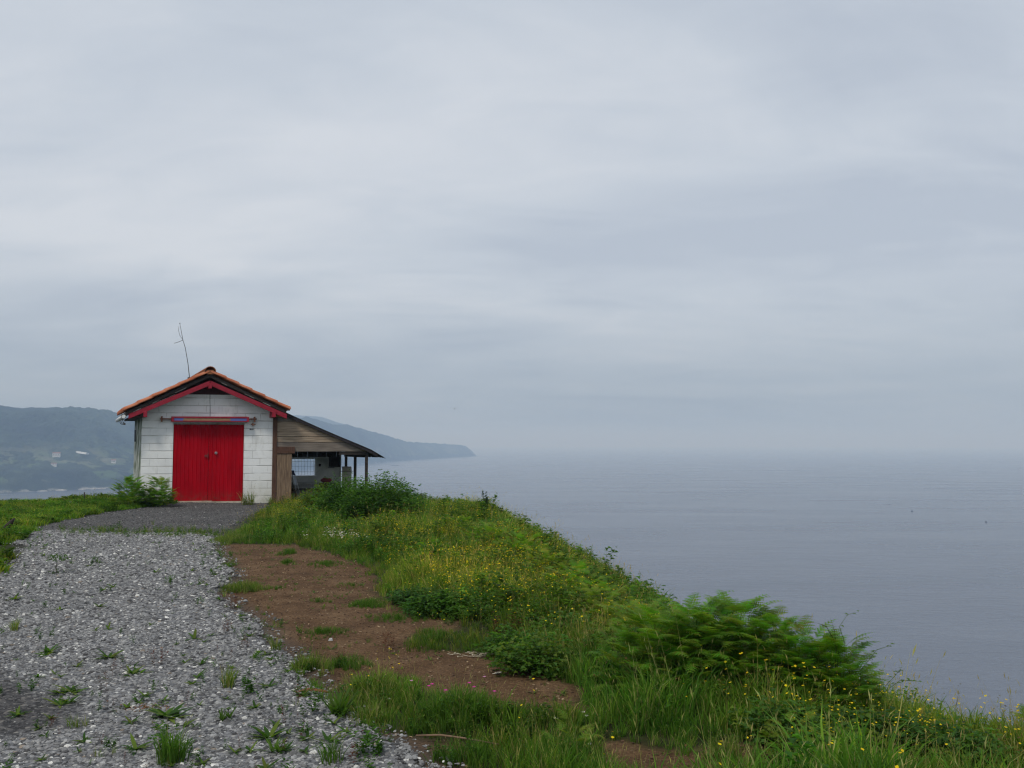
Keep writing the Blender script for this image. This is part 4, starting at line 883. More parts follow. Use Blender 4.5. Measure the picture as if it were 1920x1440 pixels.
# ---- height and density of the green cover, by place
def blobs(L_, x, y):
    s = 0
    for (px, py, rx, ry, v) in L_:
        cx, cy = at(px, py); wx = rx * cy / F0; wy = ry * cy * cy / (EYE * F0); s = s + v * np.exp(-(((x - cx) / wx) ** 2 + ((y - cy) / wy) ** 2))
    return s
HB = [(1500, 1425, 260, 40, -.15), (1800, 1430, 160, 40, -.10), (1760, 1400, 200, 50, -.10), (1180, 1180, 90, 40, -.12), (1080, 1110, 80, 40, -.06), (455, 985, 60, 25, -.17), (440, 1015, 40, 18, -.16), (1200, 1320, 110, 60, .03), (1000, 1385, 130, 25, -.06), (1280, 1400, 100, 25, -.08), (640, 1010, 90, 25, .06), (760, 960, 60, 20, -.04),
      (900, 950, 80, 20, .03), (860, 1200, 90, 25, -.12), (1000, 1330, 60, 20, -.12), (900, 1400, 200, 25, -.05)]
FB = [(850, 985, 130, 50, 1.), (960, 1070, 170, 60, 1.), (1090, 1145, 110, 50, 1.), (585, 955, 70, 30, 1.2), (690, 960, 60, 15, .5), (1760, 1400, 220, 60, 1.), (1480, 1380, 200, 50, .55), (890, 1130, 90, 40, .7), (760, 1080, 80, 30, .5), (1180, 1190, 70, 40, .5)]
def cover(n, x0, x1, y0, y1):
    x = rng.uniform(x0, x1, n); y = rng.uniform(y0, y1, n); d = land_d(x, y)
    left = (x < -8.3) | ((x < -5.8) & (y < 13.5)); gp = np.minimum(pdist(GRAVEL, x, y), pdist(TARMAC, x, y)); so = np.minimum(np.minimum(pdist(SOIL1, x, y), pdist(SOIL2, x, y)), pdist(SOIL3, x, y))
    ul = (x - OX) * CU[0] + (y - OY) * CU[1]; inside = inpoly([P((-.05, -.12, 0))[:2], P((7.0, -.12, 0))[:2], P((7.0, 2.9, 0))[:2], P((3.9, 2.9, 0))[:2], P((3.9, 4.3, 0))[:2], P((-.05, 4.3, 0))[:2]], x, y)
    wob = (fbm(x * 3.2, y * 3.2, 90) - .5) * .35
    ok = (np.minimum(gp, so) + wob > .02) & ~inside & (d < 7); h = .27 + blobs(HB, x, y)
    h = np.clip(h, .07, .6) * (.28 + 1.9 * fbm(x * 1.9, y * 1.9, 150) ** 1.3) * (.35 + .65 * smooth(0, .55, np.minimum(so, gp * .8))) * (.7 + .6 * fbm(x * 1.3, y * 1.3, 12)) * (1 + .35 * smooth(.5, 3, d))
    h = np.where(left, .05 + .30 * fbm(x * 1.2, y * 1.2, 3) * fbm(x * 4, y * 4, 8) * 1.6 + .04 * smooth(-4, 0, d), h)
    u = proj(x, y, ground_h(x, y)); vis = (u[0] > -260) & (u[0] < 2250) & (y > 2.8)
    # beyond the crest only the first metres of the slope can show
    k = ok & vis; return x[k], y[k], h[k], left[k], d[k], so[k]
def dthin(x, y, dens): return rng.random(len(x)) < dens
tv = lambda x, y, k: (.45 + 1.1 * fbm(x * 2.1, y * 2.1, k + 5))[:, None] * np.stack([.70 + .6 * fbm(x * 1.1, y * 1.1, k), .85 + .3 * fbm(x * .8, y * .8, k + 1), .9 + .2 * fbm(x, y, k + 2)], -1) * (.8 + .4 * rng.random((len(x), 1)))
parts_g, parts_f, parts_w = [], [], []
for (n, x0, x1, y0, y1, ws) in ((15000, -2.5, 6.5, 2.8, 8, 1.0), (21000, -7, 6.5, 8, 16, 1.3), (24000, -9, 7, 16, 36, 1.9)):
    x, y, h, left, d, so = cover(n, x0, x1, y0, y1); k = ~left & (d < 4.5); x, y, h, d, so = x[k], y[k], h[k], d[k], so[k]; N_ = len(x)
    fl = np.clip(blobs(FB, x, y), 0, 1); g = rng.random(N_); ws_ = ws
    yel = g < (.25 + .6 * fl); s = h * rng.uniform(.7, 1.25, N_); t_ = tv(x, y, 30) * (1 + fl[:, None] * np.array([.12, .06, -.1])) * np.array([1.24, 1.18, 1.05])
    a_ = yel & (g < 1); pts = np.stack([x, y], -1)
    gk = rng.random(N_) < .25 + .6 * smooth(.35, .6, fbm(x * 1.1, y * 1.1, 140))
    parts_g.append(place(TUFTY, pts[yel & gk], s[yel & gk], t_[yel & gk], .25)); parts_g.append(place(TUFT, pts[~yel & gk], s[~yel & gk], t_[~yel & gk], .25))
    hk = (~gk) & (rng.random(N_) < .8); parts_w.append(place(HERB, pts[hk], s[hk] * rng.uniform(.6, 1.15, hk.sum()) * np.where(y[hk] < 8, .62, 1), t_[hk] * np.array([1.05, 1, .9]), .2))
    fk = rng.random(N_) < (.02 + fl * .50) * smooth(.25, .60, fbm(x * 1.6, y * 1.6, 77)) * np.where(y < 8, .95, 1.25); fk &= (so > .12) & (y > 3)
    parts_f.append(place(FLO, pts[fk], s[fk] * .45 + .17 + .05 * rng.random(fk.sum()), np.ones((fk.sum(), 3)), .25))
    dk = rng.random(N_) < .03 + .06 * fl; parts_g.append(place(DRYST, pts[dk], s[dk] * .4 + .22, np.ones((dk.sum(), 3)), .3))
props(np_mesh("meadow_grass", *merge(*parts_g)[:2], LEAF, merge(*parts_g)[2]), "tall rough grass covering the bank between the bare soil and the cliff edge", "grass", kind="stuff")
props(np_mesh("leafy_weeds", *merge(*parts_w)[:2], LEAF, merge(*parts_w)[2]), "mixed low leafy weeds growing through the bank grass", "weeds", kind="stuff")
props(np_mesh("yellow_wildflowers", *merge(*parts_f)[:2], PETAL, merge(*parts_f)[2]), "hundreds of small yellow wildflowers on thin stems along the bank", "wildflowers", kind="stuff")
# left verge
x, y, h, left, d, so = cover(42000, -26, -5.5, 10, 31.5); k = left & (d < 3); x, y, h, d = x[k], y[k], h[k], d[k]; pts = np.stack([x, y], -1); g = rng.random(len(x)); t_ = tv(x, y, 60) * np.array([1.45, 1.3, .9])
ml = fbm(x * 1.3, y * 1.3, 200) + .25 * (g - .5)
LV = merge(place(SHORT, pts[ml < .5], h[ml < .5], t_[ml < .5]), place(HERB, pts[(ml >= .5) & (g < .6)], h[(ml >= .5) & (g < .6)] * 1.1, t_[(ml >= .5) & (g < .6)]), place(CLOV, pts[(ml >= .5) & (g > .6)], h[(ml >= .5) & (g > .6)] * .8, t_[(ml >= .5) & (g > .6)]), place(TUFTY, pts[(ml < .47) & (g < .35)], h[(ml < .47) & (g < .35)] * 1.1, t_[(ml < .47) & (g < .35)]), place(DRYST, pts[g > .97], h[g > .97] * 1.6, t_[g > .97]))
props(np_mesh("verge_grass", LV[0], LV[1], LEAF, LV[2]), "short bright green grass and clover on the verge left of the gravel", "grass", kind="stuff")

# ---- bracken, one object per clump
BR = [(1225, 1306, .36, .52, 66, "dark green bracken clump at the left end of the big near fern bank"), (1300, 1302, .38, .53, 96, "tall dark bracken clump, second from the left in the big fern bank"),
      (1378, 1302, .38, .53, 104, "tallest bracken clump at the crest of the big fern bank against the sea"), (1450, 1310, .34, .50, 64, "bracken clump on the right shoulder of the big fern bank"),
      (1520, 1330, .24, .46, 40, "smaller bracken clump right of the notch in the fern bank"), (1575, 1338, .22, .42, 40, "bracken clump at the fern bank's right end with fronds over the sea")]
for (px, py, r, h, n, lb) in BR: bracken(*at(px, py), r, h, n, lb, "bracken clumps on the near bank")
BR2 = [(860, 1012, .55, .36, "pale green fern patch amid the yellow flowers below the far crest"), (925, 1035, .60, .40, "rounded fern patch on the bank between yellow flowers and the crest"), (985, 1052, .55, .40, "green fern patch on the crest line where the bank starts to drop"),
       (1035, 1085, .55, .38, "fern patch on the crest halfway down the sea edge"), (1085, 1122, .5, .36, "leafy fern patch beneath the dark twigs on the sea edge"), (1140, 1168, .45, .32, "fern patch just above the big fern bank's left end"), (1195, 1212, .38, .34, "yellow green fern patch touching the big fern bank's upper left")]
for k, (px, py, r, h, lb) in enumerate(BR2): bracken(*at(px, py), r, h, 60, lb, "fern patches along the crest", yellow=k in (0, 3, 5, 6), tint=(1.1, 1.05, 1))
for (x, y, r, h, lb) in [(3.45, 7.2, .55, .38, "bracken on the falling slope just beyond the brambles"), (4.2, 8.6, .7, .42, "dark bracken mass on the slope against the sea near the frame's edge"), (5.1, 9.6, .8, .42, "bracken farthest down the slope at the right frame edge"), (3.2, 6.2, .4, .28, "low fern clump on the slope behind the yellow flowers at right"), (4.7, 8.0, .6, .36, "bracken clump low on the right hand slope in front of the darkest mass"), (2.7, 7.4, .5, .36, "bracken hidden low behind the fern bank on the slope")]:
    bracken(x, y, r, h * .85, 90, lb, "bracken on the sea slope", tint=(.9, .95, 1))
bracken(3.15, 5.45, .22, .36, 22, "bright yellow green fern poking up at the lower right corner", yellow=True, tint=(1.1, 1.1, 1))
for k, (px, py, r, h, lb) in enumerate([(1075, 1420, .12, .20, "small bright fern sprouting from the grass at the bottom middle"), (1500, 1425, .2, .2, "small bright fern low in the brambles at the bottom right"), (1258, 1318, .10, .26, "single pale fern shoot in front of the fern bank's dark left end")]):
    bracken(*at(px, py), r, h, 8 if k != 1 else 16, lb, "small ferns in the near grass", yellow=True)
for (px, py, r, h, n, lb) in [(243, 951, .50, .62, 60, "feathery green bracken at the shed's left corner against the white wall"), (297, 950, .45, .60, 75, "dark green bracken beside the red door's left edge"), (222, 950, .28, .26, 20, "low bracken trailing left from the shed corner")]:
    bracken(*at(px, py), r, h * 1.25, n, lb, "bracken by the shed corner")
for (x, y, r, h, lb) in [(-16.2, 27.6, .8, .22, "low bracken at the left frame edge on the far side of the verge"), (-14.9, 28.2, .8, .26, "low bracken mound left of the small dark post"), (-13.6, 28.6, .7, .28, "low bracken mound tallest on the far verge skyline"), (-12.5, 28.0, .6, .20, "low bracken between the small dark post and the shed")]:
    bracken(x, y, r, h * .6, 80, lb, "low bracken on the far verge", tint=(1.1, 1.1, 1))

# ---- leafy shrubs
def shrub(x, y, r, h, n, cols, label, group, ls=.075, lw=.05, lob=True, name="leafy_shrub"):
    T = TB()
    for k in range(n // 34):
        a = rv(0, 6.283); q_ = rnd.random() ** .5; cx, cy = r * q_ * math.cos(a), r * q_ * math.sin(a); top = h * (1 - .55 * q_ ** 2) * rv(.55, 1.05); cl = tc_(rnd.choice(cols), .3)
        T.ribbon([(cx * .3, cy * .3, 0), (cx * .7, cy * .7, top * .5), (cx, cy, top)], .012, (math.sin(a), -math.cos(a), 0), (.06, .05, .02), cl)
        for j in range(34):
            f = rv(.25, 1.0); g = rv(0, 6.283); rr = .16 * rnd.random() ** .5 * (1.1 - f * .5); p = (cx * (.3 + .7 * f) + rr * math.cos(g), cy * (.3 + .7 * f) + rr * math.sin(g), top * f + rv(-.02, .04))
            T.leaf(p, (math.cos(g), math.sin(g), rv(-.3, .5)), (rv(-.3, .3), rv(-.3, .3), 1), ls * rv(.6, 1.2), lw * rv(.7, 1.2), tc_(cl, .15), lobes=lob)
    V, T2, C = T.out(); z = float(ground_h(x, y)) - .02
    return props(np_mesh(name, V + np.array([x, y, z]), T2, LEAF, C, origin=(x, y, z)), label, "shrub", group)
DG = [(.044, .110, .026), (.058, .135, .028), (.080, .165, .032)]; MG = [(.065, .15, .024), (.09, .18, .028)]; YG = [(.12, .19, .025), (.15, .20, .03)]
gS = "leafy shrubs in front of the lean-to"
shrub(*at(600, 968), .65, .92, 4200, MG + YG, "bright green leafy shrub in front of the lean-to's workbench", gS)
shrub(*at(648, 975), .8, 1.18, 6400, MG + MG + DG, "mid green shrub rising in front of the leaning beige panel", gS)
shrub(*at(705, 985), .95, 1.22, 9000, DG + MG + MG, "broad dark green shrub in front of the lean-to's corner post", gS)
shrub(*at(745, 978), .65, 1.02, 4600, DG + MG, "dark shrub at the right end of the shrub mass by the sea view", gS)
shrub(*at(570, 975), .45, .42, 1600, YG, "low yellowish shrub at the foot of the vertical brown boards", gS)
shrub(*at(655, 1015), .40, .28, 1300, DG, "low dark weed clump below the broad dark shrub", gS)
gM = "leafy mallow-like weeds on the near bank"
shrub(*at(1008, 1258), .34, .30, 1700, MG + YG, "leafy green weed mound on the edge of the nearer bare soil", gM, .045, .035)
shrub(*at(960, 1225), .22, .26, 900, MG, "smaller leafy mound left of the pale grass seed stalks", gM, .045, .035)
shrub(*at(780, 1130), .30, .20, 900, DG, "dark leafy weed clump at the right edge of the upper soil", gM, .05, .04)
gB = "bramble thickets at the lower right"
for (px, py, r, h, lb) in [(1480, 1385, .30, .24, "bramble thicket below the fern bank with yellow flowers"), (1600, 1395, .30, .26, "bramble thicket beneath the arching shoots"), (1700, 1400, .28, .22, "bramble thicket on the lower right in front of the sea slope"), (1560, 1440, .25, .26, "broad leaved dark bramble at the bottom edge right of centre"), (1820, 1420, .25, .18, "bramble patch nearest the bottom right corner")]:
    shrub(*at(px, py), r, h, 1300, MG + DG + YG, lb, gB, .045, .032, False, "bramble_thicket")
for (x, y, lb) in [(2.55, 6.6, "bramble mound on the slope behind the arching shoots"), (3.0, 6.1, "bramble mound on the slope toward the right frame edge"), (1.05, 9.6, "thorny dark bush on the crest left of the fern bank"), (.75, 11.0, "dark thorny bush with bare twigs on the crest line"), (.35, 13.2, "leafy bush on the crest above the fern patches")]:
    shrub(x, y, .5, .32, 1900, MG + DG, lb, "bushes along the sea edge", .045, .03, False, "bush")
gC = "leafy mounds along the bank"
for (px, py, r, h, c_, lb) in [(800, 985, .55, .42, YG, "yellowish leafy mound right of the dark shrub mass on the bank"), (870, 968, .6, .36, MG, "leafy mound on the skyline left of the feathery spire"), (760, 1045, .40, .36, MG, "bright green mound above the upper soil's right corner"), (830, 1075, .45, .34, YG, "rounded weed mound in the thick of the yellow flowers"),
    (925, 1000, .5, .34, MG, "green mound on the falling skyline behind the fern patches"), (820, 1150, .32, .26, DG, "dark leafy mound at the tip of the upper soil"), (900, 1155, .34, .26, MG, "green leafy mound between the upper soil tip and the yellow flowers"), (1010, 1130, .36, .24, YG, "pale leafy mound low in the middle of the yellow flowers"), (1060, 1200, .30, .28, MG, "green mound right of the leafy weed mound by the nearer soil"), (1130, 1235, .28, .26, YG, "yellow green mound above the tall grass left of the ferns"), (690, 1035, .42, .34, MG, "lush mound right above the far end of the upper soil")]:
    shrub(*at(px, py), r, h, 1900, c_ + MG, lb, gC, .06, .03, True, "leafy_mound")
# ---- spire weeds against the sea
def spire(px, py, h, label, dens=46):
    T = TB(); x, y = at(px, py)
    for s_ in range(3):
        bx, by, H = rv(-.12, .12), rv(-.12, .12), h * rv(.7, 1) if s_ else h
        T.ribbon([(bx, by, 0), (bx * 1.1, by, H * .5), (bx * 1.3 + .02, by, H)], .014, (1, 0, 0), (.05, .08, .025))
        for k in range(dens): f = rv(.2, 1); g = rv(0, 6.283); T.leaf((bx * (1 + .3 * f), by, H * f), (math.cos(g), math.sin(g), rv(-.1, .6)), (0, 0, 1), .15 * (1.15 - f), .05, tc_((.045, .095, .025), .2), lobes=True)
    V, T2, C = T.out(); z = float(ground_h(x, y)); props(np_mesh("spire_weed", V + np.array([x, y, z]), T2, LEAF, C, origin=(x, y, z)), label, "weed", "tall spire weeds on the skyline")
spire(696, 950, .80, "tall thin weed right beside the lean-to's corner post"); spire(732, 952, .86, "tallest weed spire standing over the dark shrub against the sea"); spire(787, 948, .5, "thin weed on the skyline right of the shrub mass", 26)
spire(905, 972, .62, "feathery weed spire where the skyline starts to fall"); spire(932, 985, .42, "small weed spire on the falling skyline", 30)

# ---- grass patches on the bare soil and gravel edge
gp_ = "grass patches on the bare soil"
for (px, py, rx, ry, h, yl, lb) in [(458, 1108, 50, 7, .13, 1, "wispy grass patch straddling the gravel edge beside the upper soil"), (515, 1106, 26, 4, .06, 0, "thin flat grass strip reaching onto the upper soil"), (600, 1127, 26, 4, .07, 0, "small grass patch in the middle of the upper soil"),
    (602, 1190, 52, 9, .08, 0, "wide low grass mat on the upper soil"), (540, 1038, 14, 5, .12, 0, "small tuft at the far end of the upper soil"), (540, 1056, 14, 4, .09, 0, "second small tuft near the far end of the upper soil"), (612, 1058, 34, 6, .07, 0, "low mat of grass at the far right of the upper soil"),
    (655, 1097, 24, 5, .06, 0, "thin grass scrap near the upper soil's right edge"), (690, 1135, 40, 9, .10, 0, "grass tongue reaching left onto the upper soil"), (745, 1162, 60, 9, .08, 0, "long pale grass strip at the upper soil's right edge"),
    (815, 1200, 46, 12, .11, 0, "green patch dividing the upper soil from the nearer soil"), (650, 1248, 46, 10, .13, 0, "lush grass patch between gravel and the reddish weed"), (575, 1258, 48, 12, .15, 1, "grass patch with tall dry stalks beside the gravel edge"),
    (700, 1310, 62, 26, .22, 1, "soft yellow green grass mound between the gravel and the pink flowers"), (860, 1352, 92, 26, .24, 0, "big dark grass clump with pink flowers near the bottom middle"), (430, 1015, 34, 10, .14, 1, "grass tuft on the corner of gravel, yard and soil"),
    (690, 1355, 36, 14, .16, 1, "yellowish tuft below the soft grass mound at the gravel's edge"), (960, 1350, 66, 14, .16, 0, "low grass clump with broad blades right of the pink flowers"), (800, 1215, 20, 6, .06, 0, "tiny grass scrap above the nearer bare soil"), (380, 1112, 14, 4, .06, 0, "thin grass fringe on the gravel left of the wispy patch"),
    (425, 1062, 16, 5, .09, 0, "small tuft on the gravel's right edge close to the far soil"), (870, 1430, 60, 16, .18, 0, "grass clump at the bottom edge in the middle"), (1060, 1430, 80, 16, .24, 0, "tall grass clump at the bottom edge under the small fern"), (1380, 1425, 60, 14, .16, 1, "sparse yellowish grass on the bottom soil patch")]:
    x, y = at(px, py); wx = rx * y / F0; wy = ry * y * y / (EYE * F0); n = int(max(14, min(230, wx * wy * math.pi * 420))); a = rng.uniform(0, 6.283, n); q_ = rng.random(n) ** .6 * (.45 + 1.15 * vn(2.2 * np.cos(a) + px * .37, 2.2 * np.sin(a) + py * .71, 5))
    pts = np.stack([x + wx * q_ * np.cos(a), y + wy * q_ * np.sin(a)], -1); hh = h * np.clip(1.2 - .6 * q_, .3, 2) * rng.uniform(.7, 1.2, n)
    v_, t_, c_ = merge(place(TUFTY if yl else TUFT, pts, hh, rng.uniform(.8, 1.25, (n, 1)), .3), place(HERB, pts[: n // 4], hh[: n // 4] * .7, np.ones((len(pts[: n // 4]), 3)), .3))
    z = float(ground_h(x, y)); props(np_mesh("grass_patch", v_, t_, LEAF, c_, origin=(x, y, z)), lb, "grass patch", gp_)
# strip of weeds between the gravel and the yard
n = 420; px = rng.uniform(110, 420, n); py = 1000 + (px - 250) * .02 + rng.normal(0, 4.5, n); pts = np.array([at(a, b) for a, b in zip(px, py)]); sv = .08 + .15 * rng.random(n) * fbm(px / 14, py * 0, 3)
v_, t_, c_ = merge(place(TUFTY, pts[::2], sv[::2], (1, 1, 1), .3), place(HERB, pts[1::2], sv[1::2] * .9, (1.1, 1, 1), .3)); props(np_mesh("weed_strip", v_, t_, LEAF, c_), "thin line of yellowish weeds where the gravel meets the dark yard", "weeds", kind="stuff")
# ragged fringe where soil and gravel meet
n = 2600; x = rng.uniform(-5.6, .2, n); y = rng.uniform(4.3, 17, n); e_ = np.abs(pdist(GRAVEL, x, y)); k = (e_ < .28) & (rng.random(n) < smooth(.4, .62, fbm(x * 2, y * 2, 410))) & (x > -5.8); pts = np.stack([x[k], y[k]], -1); sv = rng.uniform(.03, .12, len(pts))
v_, t_, c_ = merge(place(TUFTY, pts[::2], sv[::2], (1, .95, 1), .35), place(HERB, pts[1::2], sv[1::2] * .8, (1, 1, 1), .3)); v_[:, 2] += .012; props(np_mesh("path_edge_weeds", v_, t_, LEAF, c_), "ragged fringe of grass and weeds where the gravel meets the brown soil", "weeds", kind="stuff")
# tiny weeds scattered through the gravel
n = 3000; x = rng.uniform(-8.5, 0, n); y = 4.2 + 12.5 * rng.random(n) ** 1.4; k = pdist(GRAVEL, x, y) < -.05; x, y = x[k], y[k]; ed = pdist(GRAVEL, x, y); k = rng.random(len(x)) < (.22 + .78 * ((x > -.2 * y - 1.2) | (ed > -.35)) + .3 * (y < 6)); x, y = x[k], y[k]
ROS = [rosette(rnd.randint(6, 10), 1, .22, [GR2, GR3, (.05, .12, .02)], .35) for k in range(6)]; REDW = [herb(1, 22, [(.11, .028, .022), (.15, .05, .035), (.09, .06, .03)], .16, .05, .4, (.12, .04, .03)) for k in range(4)]
BROD = [rosette(14, 1, .24, [(.07, .14, .02), (.09, .16, .03)], .8) for k in range(3)]
pts = np.stack([x, y], -1); g = rng.random(len(x)); sv = rng.uniform(.035, .10, len(x)) * (1 + .5 * (rng.random(len(x)) < .1))
v_, t_, c_ = merge(place(ROS, pts[g < .45], sv[g < .45], (1, 1, 1), .2), place(HERB, pts[(g >= .45) & (g < .85)], sv[(g >= .45) & (g < .85)], (1, 1, 1), .3), place(REDW, pts[g >= .85], sv[g >= .85] * 1.2, (1, 1, 1), .3))
v_[:, 2] += .037
props(np_mesh("tiny_weeds", v_, t_, LEAF, c_), "scattered tiny weeds sprouting all over the grey gravel", "weeds", kind="stuff")
n = 5200; x = rng.uniform(-5.6, 1.3, n); y = rng.uniform(4.3, 16, n); so_ = np.minimum(pdist(SOIL1, x, y), pdist(SOIL3, x, y)); k = (so_ < .0) & (rng.random(n) < .06 + .9 * smooth(.52, .66, fbm(x * 2.2, y * 1.6, 301)) + .5 * smooth(-.3, 0, so_)); pts = np.stack([x[k], y[k]], -1)
v_, t_, c_ = place(TUFT + ROS, pts, rng.uniform(.02, .075, len(pts)), (1, 1, 1), .3); props(np_mesh("soil_seedlings", v_, t_, LEAF, c_), "tiny seedlings dotted over the bare brown soil", "weeds", kind="stuff")

def weed(px, py, kind, s, label, n=1, group="single weeds in the gravel", spread=.05, name="weed"):
    x, y = at(px, py); tp = {'grass': TUFT, 'grassy': TUFTY, 'ros': ROS, 'red': REDW, 'herb': HERB, 'dock': BROD}[kind]; s = s * (.7 if kind == 'dock' else 1)
    pts = np.array([(x + rv(-spread, spread) * (k > 0), y + rv(-spread, spread) * (k > 0)) for k in range(n)])
    v_, t_, c_ = place(tp, pts, s * 1.25 * rng.uniform(.8, 1.1, n), rng.uniform(.9, 1.15, (n, 1)) * np.ones(3), .2); z = float(ground_h(x, y))
    v_[:, 2] += .03; props(np_mesh(name, v_, t_, LEAF, c_, origin=(x, y, z)), label, "weed", group)
for a in [(178, 1060, 'herb', .10, "bright leafy weed in the far gravel right of the tiny sapling", 4), (320, 1097, 'herb', .10, "bushy green weed in the middle of the far gravel", 4), (25, 1187, 'grassy', .11, "yellowish grass tuft in the gravel at the left frame edge", 5),
          (87, 1233, 'ros', .10, "flat green weed above the dark gravel patch", 3), (203, 1240, 'ros', .12, "flat green rosette in the middle of the gravel", 3), (290, 1257, 'red', .15, "dark red upright weed alone in mid gravel", 2), (210, 1278, 'red', .15, "reddish brown weed left of the dark red one", 2), (200, 1305, 'red', .14, "reddish weed just below the reddish brown one", 2),
          (425, 1297, 'grassy', .15, "spiky light green tuft in the gravel near the soil", 5), (430, 1358, 'dock', .075, "dense dark green rosette in the near gravel", 3), (320, 1436, 'grass', .17, "lush grass tuft at the bottom edge of the gravel", 12), (302, 1420, 'herb', .17, "upright leafy weed rising left of the bottom grass tuft", 2),
          (190, 1430, 'grassy', .06, "low grass tuft at the bottom left of the gravel", 3), (315, 1355, 'ros', .13, "sprawling dark green weed right of the orange moss", 4), (345, 1370, 'ros', .08, "little green weed below the sprawling dark one", 2), (505, 1393, 'ros', .12, "flat bright rosette in the near gravel", 3), (522, 1422, 'dock', .085, "broad leaved weed near the bottom of the gravel", 2),
          (585, 1352, 'herb', .14, "single light green sprig in the gravel near the soil corner", 1), (640, 1347, 'dock', .13, "large leaved dark weed where gravel meets grass", 4), (628, 1440, 'grass', .12, "grass tuft at the bottom edge right of the small weeds", 5), (630, 1400, 'ros', .10, "flat weed left of the yellow flowered gravel corner", 2),
          (570, 1397, 'red', .12, "thin red weed in the near gravel", 1), (668, 1440, 'red', .15, "red stemmed weed at the bottom edge of the gravel", 2), (555, 1330, 'red', .13, "red stemmed weed by the brown stick", 2), (436, 1150, 'red', .16, "bushy brown red weed at the gravel and soil corner", 5), (430, 1192, 'red', .12, "purple red weed on the gravel's right edge", 4), (465, 1222, 'red', .11, "reddish brown weed below the purple red one", 4),
          (517, 1225, 'grassy', .12, "grass tuft with one yellow flower at the gravel edge", 4), (640, 1215 + 35, 'red', .10, "small red weed in the grass by the gravel", 2), (85, 1145, 'herb', .08, "small sprig in the far gravel at left", 1), (125, 1168, 'red', .08, "tiny red weed in the left gravel", 1), (95, 1375, 'red', .10, "brown weed in the dark gravel patch", 2), (140, 1375, 'grassy', .08, "grass tuft at the lower edge of the dark gravel patch", 4),
          (60, 1305, 'herb', .07, "bright small weed at the top of the dark gravel patch", 2), (125, 1308, 'ros', .12, "row of flat weeds right of the dark gravel patch", 4), (130, 1328, 'ros', .09, "flat weed just below the row of flat weeds", 3), (270, 1325, 'herb', .06, "little green weed directly above the orange moss", 2), (245, 1275, 'ros', .10, "flat mid green weed right of the reddish weeds", 3), (540, 1345, 'herb', .06, "small pale weed left of the light green sprig", 2),
          (470, 1310, 'herb', .10, "fine leaved green weed below the spiky tuft", 4), (700, 1425, 'herb', .13, "bushy fine weed at the bottom corner of the gravel", 5), (110, 1003, 'red', .12, "dark twiggy weed at the far left corner of the yard", 2)]:
    weed(*a)
weed(728, 1222, 'red', .15, "reddish dock weed on the soil between two grass patches", 6, "reddish weeds on the soil"); weed(945, 1200, 'red', .2, "brown red dock weed in the grass right of the upper soil", 6, "reddish weeds on the soil", .1)
# tiny sapling
x, y = at(106, 1078); z = float(ground_h(x, y)); sp_ = props(empty("sapling", (x, y, z)), "tiny flat topped sapling standing alone in the far left gravel", "sapling")
T = TB(); T.ribbon([(0, 0, 0), (-.01, 0, .1), (0, 0, .2)], .014, (1, 0, 0), (.05, .045, .02)); T.ribbon([(0, 0, 0), (-.01, 0, .1), (0, 0, .2)], .012, (0, 1, 0), (.05, .045, .02)); T.ribbon([(0, 0, .12), (.05, 0, .17), (.1, 0, .2)], .008, (0, 1, 0), (.05, .045, .02)); v_, t_, c_ = T.out(); np_mesh("trunk", v_, t_, LEAF, c_, sp_)
T = TB()
for k in range(70): T.leaf((rv(-.11, .15), rv(-.08, .08), .19 + rv(-.02, .06)), (rv(-1, 1), rv(-1, 1), .5), (0, 0, 1), .05, .022, tc_((.06, .13, .02)))
for k in range(50): T.leaf((rv(-.13, .13), rv(-.08, .08), rv(0, .03)), (rv(-1, 1), rv(-1, 1), .3), (0, 0, 1), .05, .02, tc_((.04, .08, .02)))
v_, t_, c_ = T.out(); np_mesh("crown", v_, t_, LEAF, c_, sp_)
# orange moss, stick, pale straw, post, stump
def debris(name, px, py, fn, m_, label, cat, lift=.02):
    x, y = at(px, py); z = float(ground_h(x, y)) + lift; a = MB(lambda p: (x + p[0], y + p[1], z + p[2])); fn(a); return props(a.build(name, m_, None, 0, (x, y, z)), label, cat)
x, y = at(268, 1338); v_, t_, c_ = place([herb(1, 20, [(.30, .085, .02), (.36, .13, .03), (.10, .12, .03)], .4, .25, 1.) for _ in range(2)], np.stack([x + rng.normal(0, .09, 60), y + rng.normal(0, .05, 60)], -1), .025, (1, 1, 1)); v_[:, 2] += .02
props(np_mesh("moss_patch", v_, t_, LEAF, c_, origin=(x, y, 0)), "orange rust coloured low plant mat in the near gravel", "plant")
debris("stick", 588, 1306, lambda a: a.tube([(-.10, 0, .01), (-.03, .01, .02), (.04, 0, .015), (.10, -.01, .01)], [.008, .014, .013, .006], 7), plain("orange_brown_wood", (.22, .10, .04), (.14, .06, .03), 20), "short orange brown stick lying on the gravel's edge", "stick")
debris("twig", 853, 1398, lambda a: a.tube([(-.22, .06, .02), (-.08, .02, .035), (.06, -.02, .03), (.24, -.06, .012)], [.005, .006, .005, .003], 6), plain("dry_twig", (.22, .14, .09), (.14, .09, .05), 20), "long dry twig on the soil below the big grass clump", "stick")
def straw(a):
    for k in range(34):
        q_ = rv(0, 6.28); x0, y0 = rv(-.14, .14), rv(-.05, .05); l = rv(.03, .10); a.beam((x0, y0, .004 + k * .0006), (x0 + l * math.cos(q_), y0 + l * .5 * math.sin(q_), .008 + k * .0006), .008, .002)
debris("straw_heap", 882, 1226, straw, plain("pale_straw", (.34, .29, .20), (.48, .43, .32), 30), "small heap of bleached pale straw on the nearer bare soil", "straw", .0)
def straw2(a):
    for k in range(6): a.beam((rv(-.04, .03), rv(-.01, .01), .004 + k * .002), (rv(-.02, .05), rv(-.02, .02), .01 + k * .002), .009, .002)
